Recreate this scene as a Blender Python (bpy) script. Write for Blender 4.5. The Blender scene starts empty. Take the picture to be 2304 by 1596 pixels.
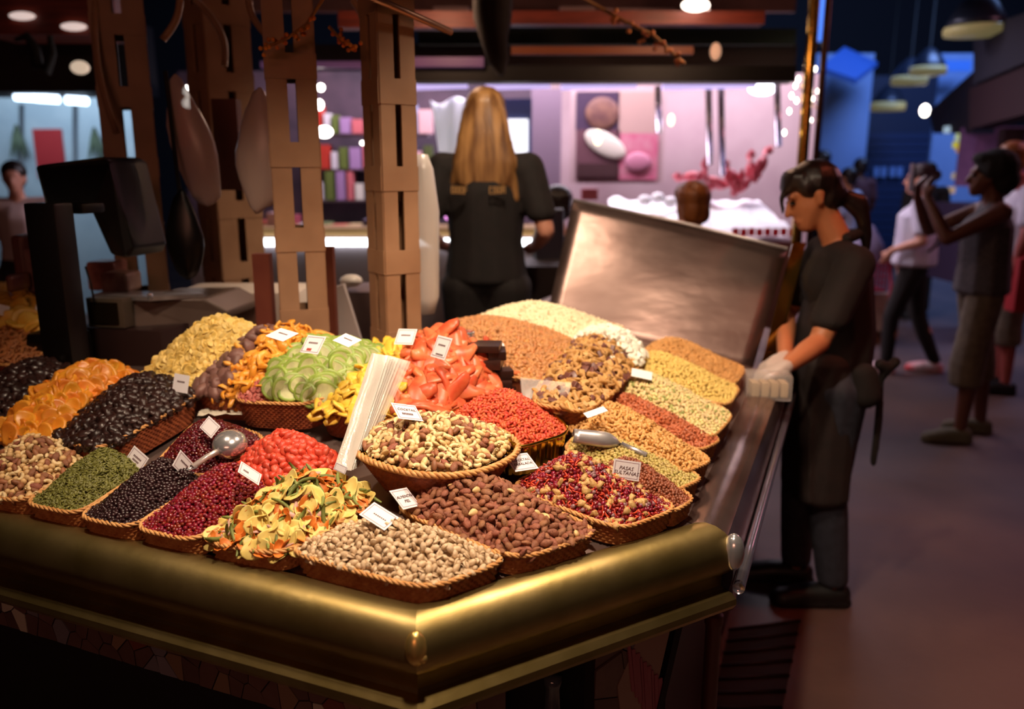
import bpy, bmesh, math, random, time
import numpy as np
from mathutils import Vector, Matrix, Quaternion, noise
from mathutils.bvhtree import BVHTree
T0 = time.time()
rnd = random.Random(7)
scn = bpy.context.scene
COL = scn.collection
pi = math.pi
# ------------------------------------------------------------------ camera, world, exposure
FPX = 1850.0
PITCH = math.atan(418 / FPX)
CAM = Vector((0, 0, 1.55))
cam_d = bpy.data.cameras.new('camera')
cam = bpy.data.objects.new('camera', cam_d)
COL.objects.link(cam)
cam.location = CAM
cam.rotation_euler = (pi / 2 - PITCH, 0, 0)
cam_d.sensor_width = 36.0
cam_d.lens = 36.0 * FPX / 2304
cam_d.clip_start = 0.05
cam_d.clip_end = 100
cam_d.dof.use_dof = True
cam_d.dof.focus_distance = 1.50
cam_d.dof.aperture_fstop = 2.1
scn.camera = cam
scn.view_settings.view_transform = 'Standard'
scn.view_settings.look = 'None'
scn.view_settings.gamma = 1.0
scn.view_settings.use_curve_mapping = False
scn.view_settings.exposure = 0.0
cy = scn.cycles
cy.max_bounces = 5
cy.diffuse_bounces = 2
cy.glossy_bounces = 2
cy.transmission_bounces = 4
cy.transparent_max_bounces = 8
cy.caustics_reflective = False
cy.caustics_refractive = False
cy.sample_clamp_indirect = 4.0
cy.use_adaptive_sampling = True
cy.adaptive_threshold = 0.06
cy.adaptive_min_samples = 16
w = bpy.data.worlds.new('hall_ambient')
scn.world = w
w.use_nodes = True
w.node_tree.nodes['Background'].inputs[0].default_value = (0.30, 0.22, 0.26, 1)
w.node_tree.nodes['Background'].inputs[1].default_value = 0.035


def srgb(c):
    if isinstance(c, str):
        c = [int(c[i:i + 2], 16) / 255 for i in (0, 2, 4)]
    return tuple((x / 12.92 if x <= 0.04045 else ((x + 0.055) / 1.055) ** 2.4) for x in c)


def light(name, kind, loc, target, power, color, size=0.2, spot=None, blend=0.6, sizey=None):
    d = bpy.data.lights.new(name, kind)
    d.energy = power
    d.color = srgb(color)
    if kind == 'AREA':
        d.size = size
        if sizey:
            d.shape = 'RECTANGLE'
            d.size_y = sizey
    else:
        d.shadow_soft_size = size
    if kind == 'SPOT':
        d.spot_size = spot
        d.spot_blend = blend
    o = bpy.data.objects.new(name, d)
    COL.objects.link(o)
    o.location = loc
    v = Vector(target) - Vector(loc)
    o.rotation_euler = v.to_track_quat('-Z', 'Y').to_euler()
    return o


WARM = 'FFE3C4'
# pendant spot lamps of the nut stall (their shades are built further down)
STALL_LAMPS = [((-0.02, 0.85, 2.36), (0.05, 1.42, 0.95), 94, 1.45), ((-0.80, 1.30, 2.36), (-0.62, 1.72, 0.98), 42, 1.35),
               ((0.36, 1.72, 2.32), (0.36, 2.0, 1.0), 70, 2.0), ((-0.02, 2.62, 2.42), (-0.10, 3.10, 1.2), 62, 1.8)]
for i, (l, tg, p, sp) in enumerate(STALL_LAMPS):
    light('stall_lamp_light', 'SPOT', l, tg, p, WARM, 0.05, sp, 0.75)
# butcher stall fluorescents, hall daylight, neighbouring stalls, and an added fill light in front
light('butcher_tube_light', 'AREA', (1.3, 6.6, 2.9), (1.2, 6.9, 1.0), 95, 'F3E4F4', 3.0, sizey=0.5)
light('counter_tube_light', 'AREA', (-0.6, 6.4, 2.7), (-0.6, 6.4, 1.0), 55, 'F3E2EC', 2.4, sizey=0.4)
light('west_stall_light', 'AREA', (-4.2, 7.4, 2.9), (-4.2, 8.6, 1.6), 70, 'CFE2F2', 2.0, sizey=0.4)
light('hall_skylight', 'AREA', (6.4, 9.2, 6.6), (6.0, 14.0, 2.0), 620, '86AAF0', 4.0, sizey=2.0)
light('aisle_stall_light', 'AREA', (4.6, 5.4, 2.9), (3.0, 5.0, 0.6), 20, 'D98C98', 1.0, sizey=0.5)
light('aisle_lamp_light', 'SPOT', (2.1, 2.2, 3.4), (1.35, 2.75, 0), 85, 'FF7050', 0.2, .85, 0.8)
light('opposite_stall_light', 'AREA', (-0.9, -3.0, 2.5), (-0.2, 1.2, 0.8), 20, 'FFA888', 1.8, sizey=.5)  # unseen fill light, added to brighten surfaces facing the camera
light('canopy_lamp_light', 'POINT', (0.86, 3.85, 2.26), (0, 0, 0), 9, 'FFC8A0', .06)
light('canopy_lamp_light', 'POINT', (-0.35, 3.95, 2.30), (0, 0, 0), 7, 'FFC8A0', .06)
# ------------------------------------------------------------------ pixel helpers (design-time measurement of the place)
CP, SP = math.cos(PITCH), math.sin(PITCH)


def ray(px, py):
    u = (px - 1152) / FPX
    v = (py - 798) / FPX
    return Vector((u, CP - v * SP, -SP - v * CP))


def at(px, py, t):
    return CAM + ray(px, py) * t


def onz(px, py, z):
    r = ray(px, py)
    return CAM + r * ((z - CAM.z) / r.z)


def ony(px, py, y):
    r = ray(px, py)
    return CAM + r * (y / r.y)


# ------------------------------------------------------------------ materials
MATS = {}


def mat(name, col, rough=0.5, metal=0.0, col2=None, nscale=30.0, bump=0.0, bscale=None, var=0.0, emit=0.0, trans=0.0, alpha=1.0,
        sss=0.0, coat=0.0, spec=0.5, hue=0.0, ecol=None, stretch=None, detail=3.0):
    if name in MATS:
        return MATS[name]
    m = bpy.data.materials.new(name)
    m.use_nodes = True
    nt = m.node_tree
    N, L = nt.nodes, nt.links
    b = N['Principled BSDF']
    c1 = (*srgb(col), 1)
    b.inputs['Base Color'].default_value = c1
    b.inputs['Roughness'].default_value = rough
    b.inputs['Metallic'].default_value = metal
    b.inputs['Specular IOR Level'].default_value = spec
    b.inputs['Transmission Weight'].default_value = trans
    b.inputs['Alpha'].default_value = alpha
    b.inputs['Coat Weight'].default_value = coat
    if sss:
        b.inputs['Subsurface Weight'].default_value = sss
        b.inputs['Subsurface Radius'].default_value = (0.006, 0.003, 0.0015)
    if emit:
        b.inputs['Emission Color'].default_value = (*srgb(ecol or col), 1)
        b.inputs['Emission Strength'].default_value = emit
    tc = None
    if col2 or bump:
        tc = N.new('ShaderNodeTexCoord')
        src = tc.outputs['Object']
        if stretch:
            mp = N.new('ShaderNodeMapping')
            mp.inputs['Scale'].default_value = stretch
            L.new(src, mp.inputs[0])
            src = mp.outputs[0]
    sock = None
    if col2:
        n = N.new('ShaderNodeTexNoise')
        n.inputs['Scale'].default_value = nscale
        n.inputs['Detail'].default_value = detail
        L.new(src, n.inputs['Vector'])
        r = N.new('ShaderNodeValToRGB')
        r.color_ramp.elements[0].position = 0.35
        r.color_ramp.elements[1].position = 0.65
        r.color_ramp.elements[0].color = c1
        r.color_ramp.elements[1].color = (*srgb(col2), 1)
        L.new(n.outputs[0], r.inputs[0])
        sock = r.outputs[0]
    if var or hue:
        oi = N.new('ShaderNodeObjectInfo')
        ge = N.new('ShaderNodeNewGeometry')
        ad = N.new('ShaderNodeMath')
        ad.operation = 'ADD'
        L.new(oi.outputs['Random'], ad.inputs[0])
        L.new(ge.outputs['Random Per Island'], ad.inputs[1])
        fr = N.new('ShaderNodeMath')
        fr.operation = 'FRACT'
        L.new(ad.outputs[0], fr.inputs[0])
        hs = N.new('ShaderNodeHueSaturation')
        if sock:
            L.new(sock, hs.inputs['Color'])
        else:
            hs.inputs['Color'].default_value = c1
        mr = N.new('ShaderNodeMapRange')
        mr.inputs['To Min'].default_value = 1 - var
        mr.inputs['To Max'].default_value = 1 + var
        L.new(fr.outputs[0], mr.inputs[0])
        L.new(mr.outputs[0], hs.inputs['Value'])
        if hue:
            m2 = N.new('ShaderNodeMath')
            m2.operation = 'MULTIPLY'
            m2.inputs[1].default_value = 7.31
            L.new(fr.outputs[0], m2.inputs[0])
            m3 = N.new('ShaderNodeMath')
            m3.operation = 'FRACT'
            L.new(m2.outputs[0], m3.inputs[0])
            mh = N.new('ShaderNodeMapRange')
            mh.inputs['To Min'].default_value = 0.5 - hue
            mh.inputs['To Max'].default_value = 0.5 + hue
            L.new(m3.outputs[0], mh.inputs[0])
            L.new(mh.outputs[0], hs.inputs['Hue'])
        sock = hs.outputs[0]
    if sock:
        L.new(sock, b.inputs['Base Color'])
    if bump:
        n2 = N.new('ShaderNodeTexNoise')
        n2.inputs['Scale'].default_value = bscale or nscale
        n2.inputs['Detail'].default_value = 4
        L.new(src, n2.inputs['Vector'])
        bp = N.new('ShaderNodeBump')
        bp.inputs['Strength'].default_value = bump
        bp.inputs['Distance'].default_value = 0.004
        L.new(n2.outputs[0], bp.inputs['Height'])
        L.new(bp.outputs[0], b.inputs['Normal'])
    MATS[name] = m
    return m


# ------------------------------------------------------------------ mesh builder
class MB:
    def __init__(s):
        s.v = []
        s.f = []
        s.m = []

    def add(s, vs, fs, mi=0):
        o = len(s.v)
        s.v.extend([tuple(p) for p in vs])
        s.f.extend([tuple(i + o for i in f) for f in fs])
        s.m.extend([mi] * len(fs))
        return s

    def box(s, c, size, R=None, mi=0):
        c = Vector(c)
        hx, hy, hz = [k / 2 for k in size]
        vs = [Vector((x, y, z)) for x in (-hx, hx) for y in (-hy, hy) for z in (-hz, hz)]
        if R is not None:
            vs = [R @ p for p in vs]
        return s.add([p + c for p in vs], [(0, 1, 3, 2), (4, 6, 7, 5), (0, 4, 5, 1), (2, 3, 7, 6), (0, 2, 6, 4), (1, 5, 7, 3)], mi)

    def bbox(s, c, size, bev=0.01, R=None, mi=0):
        # box with chamfered edges
        bm = bmesh.new()
        bmesh.ops.create_cube(bm, size=1)
        for p in bm.verts:
            p.co = Vector((p.co.x * size[0], p.co.y * size[1], p.co.z * size[2]))
        bmesh.ops.bevel(bm, geom=bm.edges[:], offset=bev, segments=2, affect='EDGES', profile=0.7)
        bm.verts.index_update()
        vs = [(R @ p.co if R is not None else p.co) + Vector(c) for p in bm.verts]
        fs = [[p.index for p in f.verts] for f in bm.faces]
        bm.free()
        return s.add(vs, fs, mi)

    def quad(s, a, b, c, d, th=0.004, mi=0):
        a, b, c, d = map(Vector, (a, b, c, d))
        n = (b - a).cross(d - a).normalized() * th
        vs = [a, b, c, d, a - n, b - n, c - n, d - n]
        return s.add(vs, [(0, 1, 2, 3), (7, 6, 5, 4), (0, 4, 5, 1), (1, 5, 6, 2), (2, 6, 7, 3), (3, 7, 4, 0)], mi)

    def prism(s, pts, off, mi=0):
        # planar polygon extruded by vector off
        off = Vector(off)
        n = len(pts)
        vs = [Vector(p) for p in pts] + [Vector(p) + off for p in pts]
        fs = [tuple(range(n))[::-1], tuple(range(n, 2 * n))] + [(i, (i + 1) % n, n + (i + 1) % n, n + i) for i in range(n)]
        return s.add(vs, fs, mi)

    def tube(s, pts, r, n=8, cap=True, mi=0, closed=False):
        pts = [Vector(p) for p in pts]
        k = len(pts)
        rs = r if isinstance(r, (list, tuple)) else [r] * k
        up = None
        vs = []
        for i, p in enumerate(pts):
            if closed:
                d = pts[(i + 1) % k] - pts[i - 1]
            else:
                d = pts[min(i + 1, k - 1)] - pts[max(i - 1, 0)]
            d.normalize()
            if up is None:
                up = Vector((0, 0, 1)) if abs(d.z) < 0.9 else Vector((1, 0, 0))
            a = d.cross(up)
            if a.length < 1e-6:
                a = d.orthogonal()
            a.normalize()
            b = a.cross(d)
            up = b
            for j in range(n):
                t = 2 * pi * j / n
                vs.append(p + (a * math.cos(t) + b * math.sin(t)) * rs[i])
        fs = []
        for i in range(k if closed else k - 1):
            for j in range(n):
                i2 = (i + 1) % k
                fs.append((i * n + j, i * n + (j + 1) % n, i2 * n + (j + 1) % n, i2 * n + j))
        if cap and not closed:
            fs.append(tuple(range(n)))
            fs.append(tuple(range((k - 1) * n, k * n))[::-1])
        return s.add(vs, fs, mi)

    def lathe(s, prof, c=(0, 0, 0), n=20, R=None, mi=0):
        c = Vector(c)
        vs = []
        for r, z in prof:
            for j in range(n):
                t = 2 * pi * j / n
                p = Vector((r * math.cos(t), r * math.sin(t), z))
                vs.append((R @ p if R is not None else p) + c)
        fs = []
        for i in range(len(prof) - 1):
            for j in range(n):
                fs.append((i * n + j, i * n + (j + 1) % n, (i + 1) * n + (j + 1) % n, (i + 1) * n + j))
        fs.append(tuple(range(n))[::-1])
        fs.append(tuple(range((len(prof) - 1) * n, len(prof) * n)))
        return s.add(vs, fs, mi)

    def ell(s, c, r, R=None, nu=10, nv=6, fn=None, mi=0):
        c = Vector(c)
        vs = [Vector((0, 0, 1))]
        for i in range(1, nv):
            a = pi * i / nv
            for j in range(nu):
                b = 2 * pi * j / nu
                vs.append(Vector((math.sin(a) * math.cos(b), math.sin(a) * math.sin(b), math.cos(a))))
        vs.append(Vector((0, 0, -1)))
        out = []
        for p in vs:
            q = Vector((p.x * r[0], p.y * r[1], p.z * r[2]))
            if fn:
                q = fn(p, q)
            if R is not None:
                q = R @ q
            out.append(q + c)
        fs = [(0, 1 + j, 1 + (j + 1) % nu) for j in range(nu)]
        for i in range(nv - 2):
            for j in range(nu):
                a = 1 + i * nu
                fs.append((a + j, a + nu + j, a + nu + (j + 1) % nu, a + (j + 1) % nu))
        a = 1 + (nv - 2) * nu
        e = len(vs) - 1
        fs += [(a + j, e, a + (j + 1) % nu) for j in range(nu)]
        return s.add(out, fs, mi)

    def mesh(s, name, mats, smooth=True):
        me = bpy.data.meshes.new(name)
        me.from_pydata(s.v, [], s.f)
        for m in (mats if isinstance(mats, (list, tuple)) else [mats]):
            me.materials.append(m)
        me.polygons.foreach_set('material_index', s.m)
        if smooth:
            me.shade_smooth()
        me.update()
        return me

    def build(s, name, mats, parent=None, smooth=False, angle=None, **kw):
        me = s.mesh(name, mats, smooth or angle is not None)
        if angle is not None:
            me.set_sharp_from_angle(angle=angle)
        return obj(name, me, parent, **kw)


def obj(name, me, parent=None, label=None, cat=None, group=None, kind=None, loc=None):
    o = bpy.data.objects.new(name, me)
    COL.objects.link(o)
    if parent is not None:
        o.parent = parent
        if parent.type == 'EMPTY':
            o.matrix_parent_inverse = Matrix.Translation(-parent.location) @ Matrix.Identity(4)
    tag(o, label, cat, group, kind)
    if loc is not None:
        o.location = loc
    return o


def tag(o, label=None, cat=None, group=None, kind=None):
    for k, v in (('label', label), ('category', cat), ('group', group), ('kind', kind)):
        if v:
            o[k] = v
    return o


def thing(name, loc, label, cat, group=None):
    return obj(name, None, None, label, cat, group, loc=Vector(loc))


def fin(mb, name, m, loc, label, cat, group=None, kind=None, smooth=False, angle=None):
    return mb.build(name, m, None, smooth, angle, label=label, cat=cat, group=group, kind=kind)


A30 = math.radians(35)
# ------------------------------------------------------------------ the stall's plan: three edges A (front, to the left), B (chamfer), C (aisle side)
P1 = onz(938, 1385, 0.90)
P2 = onz(1600, 1190, 0.90)
dA = Vector((-0.922, 0.388, 0)).normalized()
dC = Vector((0.378, 0.926, 0)).normalized()
P1.z = P2.z = 0
dB = (P2 - P1).normalized()
PA = P1 + dA * 1.75
PC = P2 + dC * 2.05
nA = Vector((-dA.y, dA.x, 0))
nA = nA if nA.y > 0 else -nA
nB = Vector((-dB.y, dB.x, 0))
nC = Vector((-dC.y, dC.x, 0))


def inside(x, y):
    p = Vector((x, y, 0))
    return min((p - P1).dot(nA), (p - P1).dot(nB), (p - P2).dot(nC))


def deck(x, y):
    return 0.893 + 0.2 * max(0.0, min(0.66, inside(x, y) - 0.02))


def on(px, py, h):
    r = ray(px, py)
    lo, hi = 0.5, 6.0
    for _ in range(50):
        t = (lo + hi) / 2
        p = CAM + r * t
        if p.z - deck(p.x, p.y) - h > 0:
            lo = t
        else:
            hi = t
    return CAM + r * lo


def isect(p, d, q, e):
    # 2D line intersection
    den = d.x * e.y - d.y * e.x
    t = ((q.x - p.x) * e.y - (q.y - p.y) * e.x) / den
    return Vector((p.x + d.x * t, p.y + d.y * t, 0))


def offpath(o):
    # path PA-P1-P2-PC moved outwards by o (negative = inwards)
    a0 = PA - nA * o
    b = P1 - nB * o
    c = P2 - nC * o
    q1 = isect(a0, dA, b, dB)
    q2 = isect(b, dB, c, dC)
    return [a0, q1, q2, PC - nC * o]
# ------------------------------------------------------------------ materials used widely
BRASS = mat('aged_brass', 'B8A06A', 0.40, 1.0, '9E8852', 9, 0.12, 40)
BRASS2 = mat('polished_brass', 'C99A45', 0.22, 1.0, 'A87C34', 14, 0.05, 60)
STEEL = mat('brushed_steel', 'C6C0C2', 0.33, 0.7, 'AFA8AA', 20, 0.06, 60)
CHROME = mat('chrome', 'D4D2D6', 0.2, 0.8)
BLACKP = mat('black_plastic', '0A0706', 0.33, 0, spec=0.4)
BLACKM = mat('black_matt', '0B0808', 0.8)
CREAM = mat('cream_paint', '9C7659', 0.5, 0, '8A654A', 7, 0.05, 30)
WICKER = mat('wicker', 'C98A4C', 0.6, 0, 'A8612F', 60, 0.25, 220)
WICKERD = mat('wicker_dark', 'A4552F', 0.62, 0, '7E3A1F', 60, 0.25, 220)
RIMW = mat('wicker_rim', 'DCA768', 0.55, 0, 'BE8145', 90, 0.2, 300)
CARD = mat('white_card', 'EDE9EE', 0.6)
INK = mat('dark_ink', '5A3B3F', 0.7)
CARDB = mat('cardboard', '8E5A38', 0.8, 0, '7C4A2E', 18)
WOOD = mat('red_brown_wood', '6E3020', 0.55, 0, '54211A', 6, stretch=(1, 12, 12))
# ------------------------------------------------------------------ floor, hall shell
FLOORM = mat('concrete_floor', '5E4840', 0.5, 0, '4A3834', 1.6, 0.25, 24, detail=6)
fl = MB().box((2.0, 7.0, -0.025), (26, 30, 0.05)).build('floor', FLOORM, kind='structure')
DRAIN = mat('drain_iron', '1B1312', 0.5, 0.6)
# drain grating along the aisle side of the stall
dr = thing('drain_grating', (1.05, 2.0, 0), 'dark iron floor grating strip along the stall base', 'grating')
dp = [onz(1640, 1420, 0.002), onz(1800, 1400, 0.002), onz(1760, 1596, 0.002), onz(1600, 1596, 0.002)]
MB().prism([Vector((p.x, p.y, 0.0005)) for p in dp], (0, 0, 0.003)).build('grate_bed', BLACKM, dr)
for i in range(7):
    a = dp[3].lerp(dp[0], i / 6.0)
    b = dp[2].lerp(dp[1], i / 6.0)
    MB().tube([a + Vector((0, 0, .004)), b + Vector((0, 0, .004))], 0.006, 6).build('grate_bar', DRAIN, dr, smooth=True)
HALLW = mat('hall_wall_dark', '1A1720', 0.8)
MB().box((2, 21.5, 4), (30, 0.3, 9)).build('wall_back', HALLW, kind='structure')
MB().box((2, 9, 7.6), (30, 26, 0.2)).build('ceiling', mat('hall_roof', '14121A', 0.9), kind='structure')
MB().box((-10.6, 9, 3.7), (0.2, 26, 7.6)).build('wall_left', HALLW, kind='structure')
MB().box((14.6, 9, 3.7), (0.2, 26, 7.6)).build('wall_right', HALLW, kind='structure')
# ------------------------------------------------------------------ stall counter
ST = thing('stall_counter', (P1.x, P1.y, 0), 'octagonal market stall counter with rounded brass edge and broken tile front', 'counter')
PROF = [(-0.035, .893), (-0.03, .903), (-.012, .909), (.008, .908), (.026, .901), (.041, .888), (.049, .870), (.050, .852), (.045, .836),
        (.036, .824), (.027, .819), (.025, .813), (.025, .795), (.030, .790), (.046, .787), (.055, .778), (.056, .767), (.050, .757), (.036, .751),
        (.022, .748), (.016, .738), (.0, .730), (-.02, .728)]


def sweep(prof, i0, i1, mbk):
    paths = [[Vector((q.x, q.y, z)) for q in offpath(o)] for o, z in prof]
    k = i1 - i0 + 1
    vs = []
    for pth in paths:
        vs += pth[i0:i1 + 1]
    fs = []
    for i in range(len(prof) - 1):
        for j in range(k - 1):
            fs.append((i * k + j, i * k + j + 1, (i + 1) * k + j + 1, (i + 1) * k + j))
    return mbk.add(vs, fs)


sweep(PROF, 0, 1, MB()).build('edge_moulding', BRASS, ST, angle=math.radians(28), label='brass edge moulding along the front')
sweep(PROF, 1, 2, MB()).build('edge_moulding', BRASS, ST, angle=math.radians(28), label='brass edge moulding on the chamfered corner')
PROFC = [(-0.10, .899), (-0.02, .899), (.012, .897), (.03, .888), (.042, .868), (.046, .84), (.046, .80), (.05, .775), (.05, .755), (.03, .74), (-.02, .735)]
STEELC = mat('worn_steel_edge', 'A88C84', 0.22, 0.9, '8C6E66', 8, 0.05, 30)
sweep(PROFC, 2, 3, MB()).build('edge_moulding', STEELC, ST, angle=math.radians(28), label='steel edge moulding along the aisle')
rl = [Vector((p_.x, p_.y, .80)) for p_ in offpath(.058)[2:4]]
MB().tube([rl[0].lerp(rl[1], k_ / 12) for k_ in range(13)], .011, 12).build('highlight_tube', mat('highlight_steel', 'C4C0D0', .22, .9), ST, smooth=True)  # tube added to draw a bright highlight line along the aisle edge
# cast corner knob where the two brass lengths meet
q = offpath(0.044)[1]
kn = MB().ell((q.x, q.y, .876), (.016, .016, .028), nu=16, nv=10)
kn.ell((q.x + .010, q.y - .004, .862), (.007, .007, .007), nu=12, nv=8)
kn.build('corner_knob', mat('bright_brass', 'E6C274', .34, .9), ST, smooth=True)
q = offpath(0.044)[2]
MB().ell((q.x, q.y, .868), (.020, .020, .036), nu=16, nv=10).build('corner_knob', CHROME, ST, smooth=True)
# sloping display deck
DECKM = mat('deck_steel', 'A58E86', 0.35, 0.75, '8A706A', 6, 0.05, 40)
lev = [(-0.02, .893), (-.34, .957), (-.68, 1.025), (-.95, 1.025), (-.97, 1.02), (-.97, .2)]
sweep([(o, z) for o, z in lev], 0, 3, MB()).build('display_deck', DECKM, ST)
# plinth set back under the counter
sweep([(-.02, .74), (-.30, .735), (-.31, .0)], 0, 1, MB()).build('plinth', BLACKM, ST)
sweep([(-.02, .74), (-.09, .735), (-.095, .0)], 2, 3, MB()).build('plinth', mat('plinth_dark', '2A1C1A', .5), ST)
GROUT = mat('dark_grout', '170F0D', 0.9)
TILEM = [mat('tile_brown_grey', '5F4A44', 0.22, 0, '533F3A', 12, var=.18), mat('tile_sand', '7A6552', 0.2, var=.15),
         mat('tile_pale', 'A9A596', 0.18), mat('tile_grey', '6E6A72', 0.2, var=.15), mat('tile_rust', '6B3F35', 0.25)]


def clip(poly, p, n):
    out = []
    for i in range(len(poly)):
        a, b = poly[i], poly[(i + 1) % len(poly)]
        da, db = (a[0] - p[0]) * n[0] + (a[1] - p[1]) * n[1], (b[0] - p[0]) * n[0] + (b[1] - p[1]) * n[1]
        if da <= 0:
            out.append(a)
        if da * db < 0:
            t = da / (da - db)
            out.append((a[0] + (b[0] - a[0]) * t, a[1] + (b[1] - a[1]) * t))
    return out


def mosaic(parent, org, u, v, nrm, region, cell, seed, pale=0.04):
    # broken-tile mosaic: Voronoi cells in region (list of 2D points in metres along u, v)
    r = random.Random(seed)
    xs, ys = [p[0] for p in region], [p[1] for p in region]
    pts = []
    nx, ny = max(1, round((max(xs) - min(xs)) / cell)), max(1, round((max(ys) - min(ys)) / cell))
    for i in range(nx):
        for j in range(ny):
            pts.append((min(xs) + (i + .5 + r.uniform(-.42, .42)) * (max(xs) - min(xs)) / nx, min(ys) + (j + .5 + r.uniform(-.42, .42)) * (max(ys) - min(ys)) / ny))
    for i, p in enumerate(pts):
        poly = list(region)
        for k, q_ in enumerate(pts):
            if k == i or abs(q_[0] - p[0]) > 4 * cell or abs(q_[1] - p[1]) > 4 * cell:
                continue
            d = (q_[0] - p[0], q_[1] - p[1])
            l = math.hypot(*d) or 1e-6
            n = (d[0] / l, d[1] / l)
            mid = ((p[0] + q_[0]) / 2 - n[0] * .0012, (p[1] + q_[1]) / 2 - n[1] * .0012)
            poly = clip(poly, mid, n)
            if len(poly) < 3:
                break
        if len(poly) < 3:
            continue
        cx, cy = sum(a[0] for a in poly) / len(poly), sum(a[1] for a in poly) / len(poly)
        if max(math.hypot(a[0] - cx, a[1] - cy) for a in poly) < .006:
            continue
        tl = (r.uniform(-.05, .05), r.uniform(-.05, .05))
        P = [org + u * a[0] + v * a[1] + nrm * (.0025 + (a[0] - cx) * tl[0] + (a[1] - cy) * tl[1]) for a in poly]
        x = r.random()
        m = TILEM[2] if x < pale else TILEM[3] if x < .16 else TILEM[1] if x < .3 else TILEM[4] if x < .36 else TILEM[0]
        MB().prism(P, -nrm * .005).build('tile', m, parent)


up = Vector((0, 0, 1))
# tiled band under the front moulding
oA = offpath(-.012)
band = MB().prism([oA[1] + up * .74, oA[0] + up * .74, oA[0] + up * .655, oA[1] + up * .655], nA * .03).build('tiled_apron', GROUT, ST)
mosaic(band, Vector((oA[1].x, oA[1].y, .655)), dA, up, -nA, [(0, 0), (1.28, 0), (1.28, .078), (0, .078)], .034, 3)
# tiled panels, opening and steel strip on the chamfer
oB = offpath(-.03)
LB = (oB[2] - oB[1]).length


def PB(s, z, o=0):
    return oB[1] + dB * (s * LB) + up * z + nB * o


pn = MB().prism([PB(0, .74), PB(.27, .74), PB(.27, .45), PB(0, .45)], nB * .03).build('tiled_panel', GROUT, ST)
mosaic(pn, PB(0, .45), dB, up, -nB, [(0, 0), (.27 * LB, 0), (.27 * LB, .28), (0, .28)], .045, 9, 0)
pn = MB().prism([PB(.60, .74), PB(.93, .74), PB(.78, .40), PB(.60, .40)], nB * .03).build('tiled_panel', GROUT, ST)
mosaic(pn, PB(.60, .40), dB, up, -nB, [(0, 0), (.10, 0), (.13, .34), (0, .34)], .075, 14, 0)
bt = MB().prism([PB(.80, .74, -.004), PB(.92, .74, -.004), PB(.785, .42, -.004), PB(.74, .42, -.004), PB(.69, .62, -.004)], nB * .004)
bt.build('large_tile', mat('tile_cream', '8B7468', .2), pn)
for k in range(9):
    a, b = PB(.72 + .017 * k, .70 - .012 * k, -.0075), PB(.745 + .016 * k, .60 - .016 * k, -.0075)
    e = dB * (.006 + .002 * (k % 3))
    MB().prism([a, a + e, b + e, b], nB * .003).build('glaze_stroke', mat('pink_glaze', '8E4F5C', .3), pn)
MB().prism([PB(.935, .74, -.01), PB(.965, .74, -.01), PB(.82, .40, -.01), PB(.795, .40, -.01)], nB * .02).build('corner_strip', mat('dark_strip', '241C20', .4, .6), ST)
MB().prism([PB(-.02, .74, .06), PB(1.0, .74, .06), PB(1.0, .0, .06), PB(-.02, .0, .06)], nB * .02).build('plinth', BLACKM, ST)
lp = onz(1600, 1500, .5)
lg = MB().lathe([(.017, 0), (.017, .60), (.020, .605), (.020, .625), (.012, .63)], (lp.x, lp.y, 0), 14)
fin(lg, 'support_post', mat('rust_post', '4A221C', .45, .3), None, 'thin dark red steel post beside the counter corner', 'post', angle=A30)
# a pale bottle standing in the open bay of the chamfer
bp_ = PB(.44, .0, -.0)
bo = MB().lathe([(.03, .38), (.033, .39), (.033, .58), (.014, .63), (.014, .67), (.016, .675), (.016, .69), (.0, .69)], (bp_.x, bp_.y, 0), 14)
fin(bo, 'glass_bottle', mat('dim_glass', '40444A', .1, 0, spec=.7), None, 'dim glass bottle in the dark bay under the counter', 'bottle', smooth=True)
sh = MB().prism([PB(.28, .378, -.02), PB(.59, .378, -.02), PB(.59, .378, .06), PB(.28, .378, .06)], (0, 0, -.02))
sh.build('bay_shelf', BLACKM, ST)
# ------------------------------------------------------------------ small foods: three mesh variants of each kind
def jit(r, k, amt):
    return lambda p, q: q * (1 + amt * noise.noise(Vector((p.x * k + r, p.y * k - r, p.z * k + 3 * r))))


def k_ell(rx, ry, rz, amt=.1, k=1.5, nu=8, nv=6, tip=0):
    def f(i):
        j = jit(i * 7.3 + rx * 999, k, amt)

        def g(p, q_):
            q_ = j(p, q_)
            if tip:
                s = 1 - tip * max(0, p.x) ** 2
                q_ = Vector((q_.x * (1 + tip * .25 * max(0, p.x)), q_.y * s, q_.z * s))
            return q_
        m = MB()
        # the long axis is local x: poles of the ball on x keep the tip sharp
        R = Matrix.Rotation(pi / 2, 3, 'Y')
        m.ell((0, 0, 0), (rz, ry, rx), R, nu, nv, lambda p, q_: R.inverted() @ g(R @ p, R @ q_))
        return m
    return f


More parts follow.
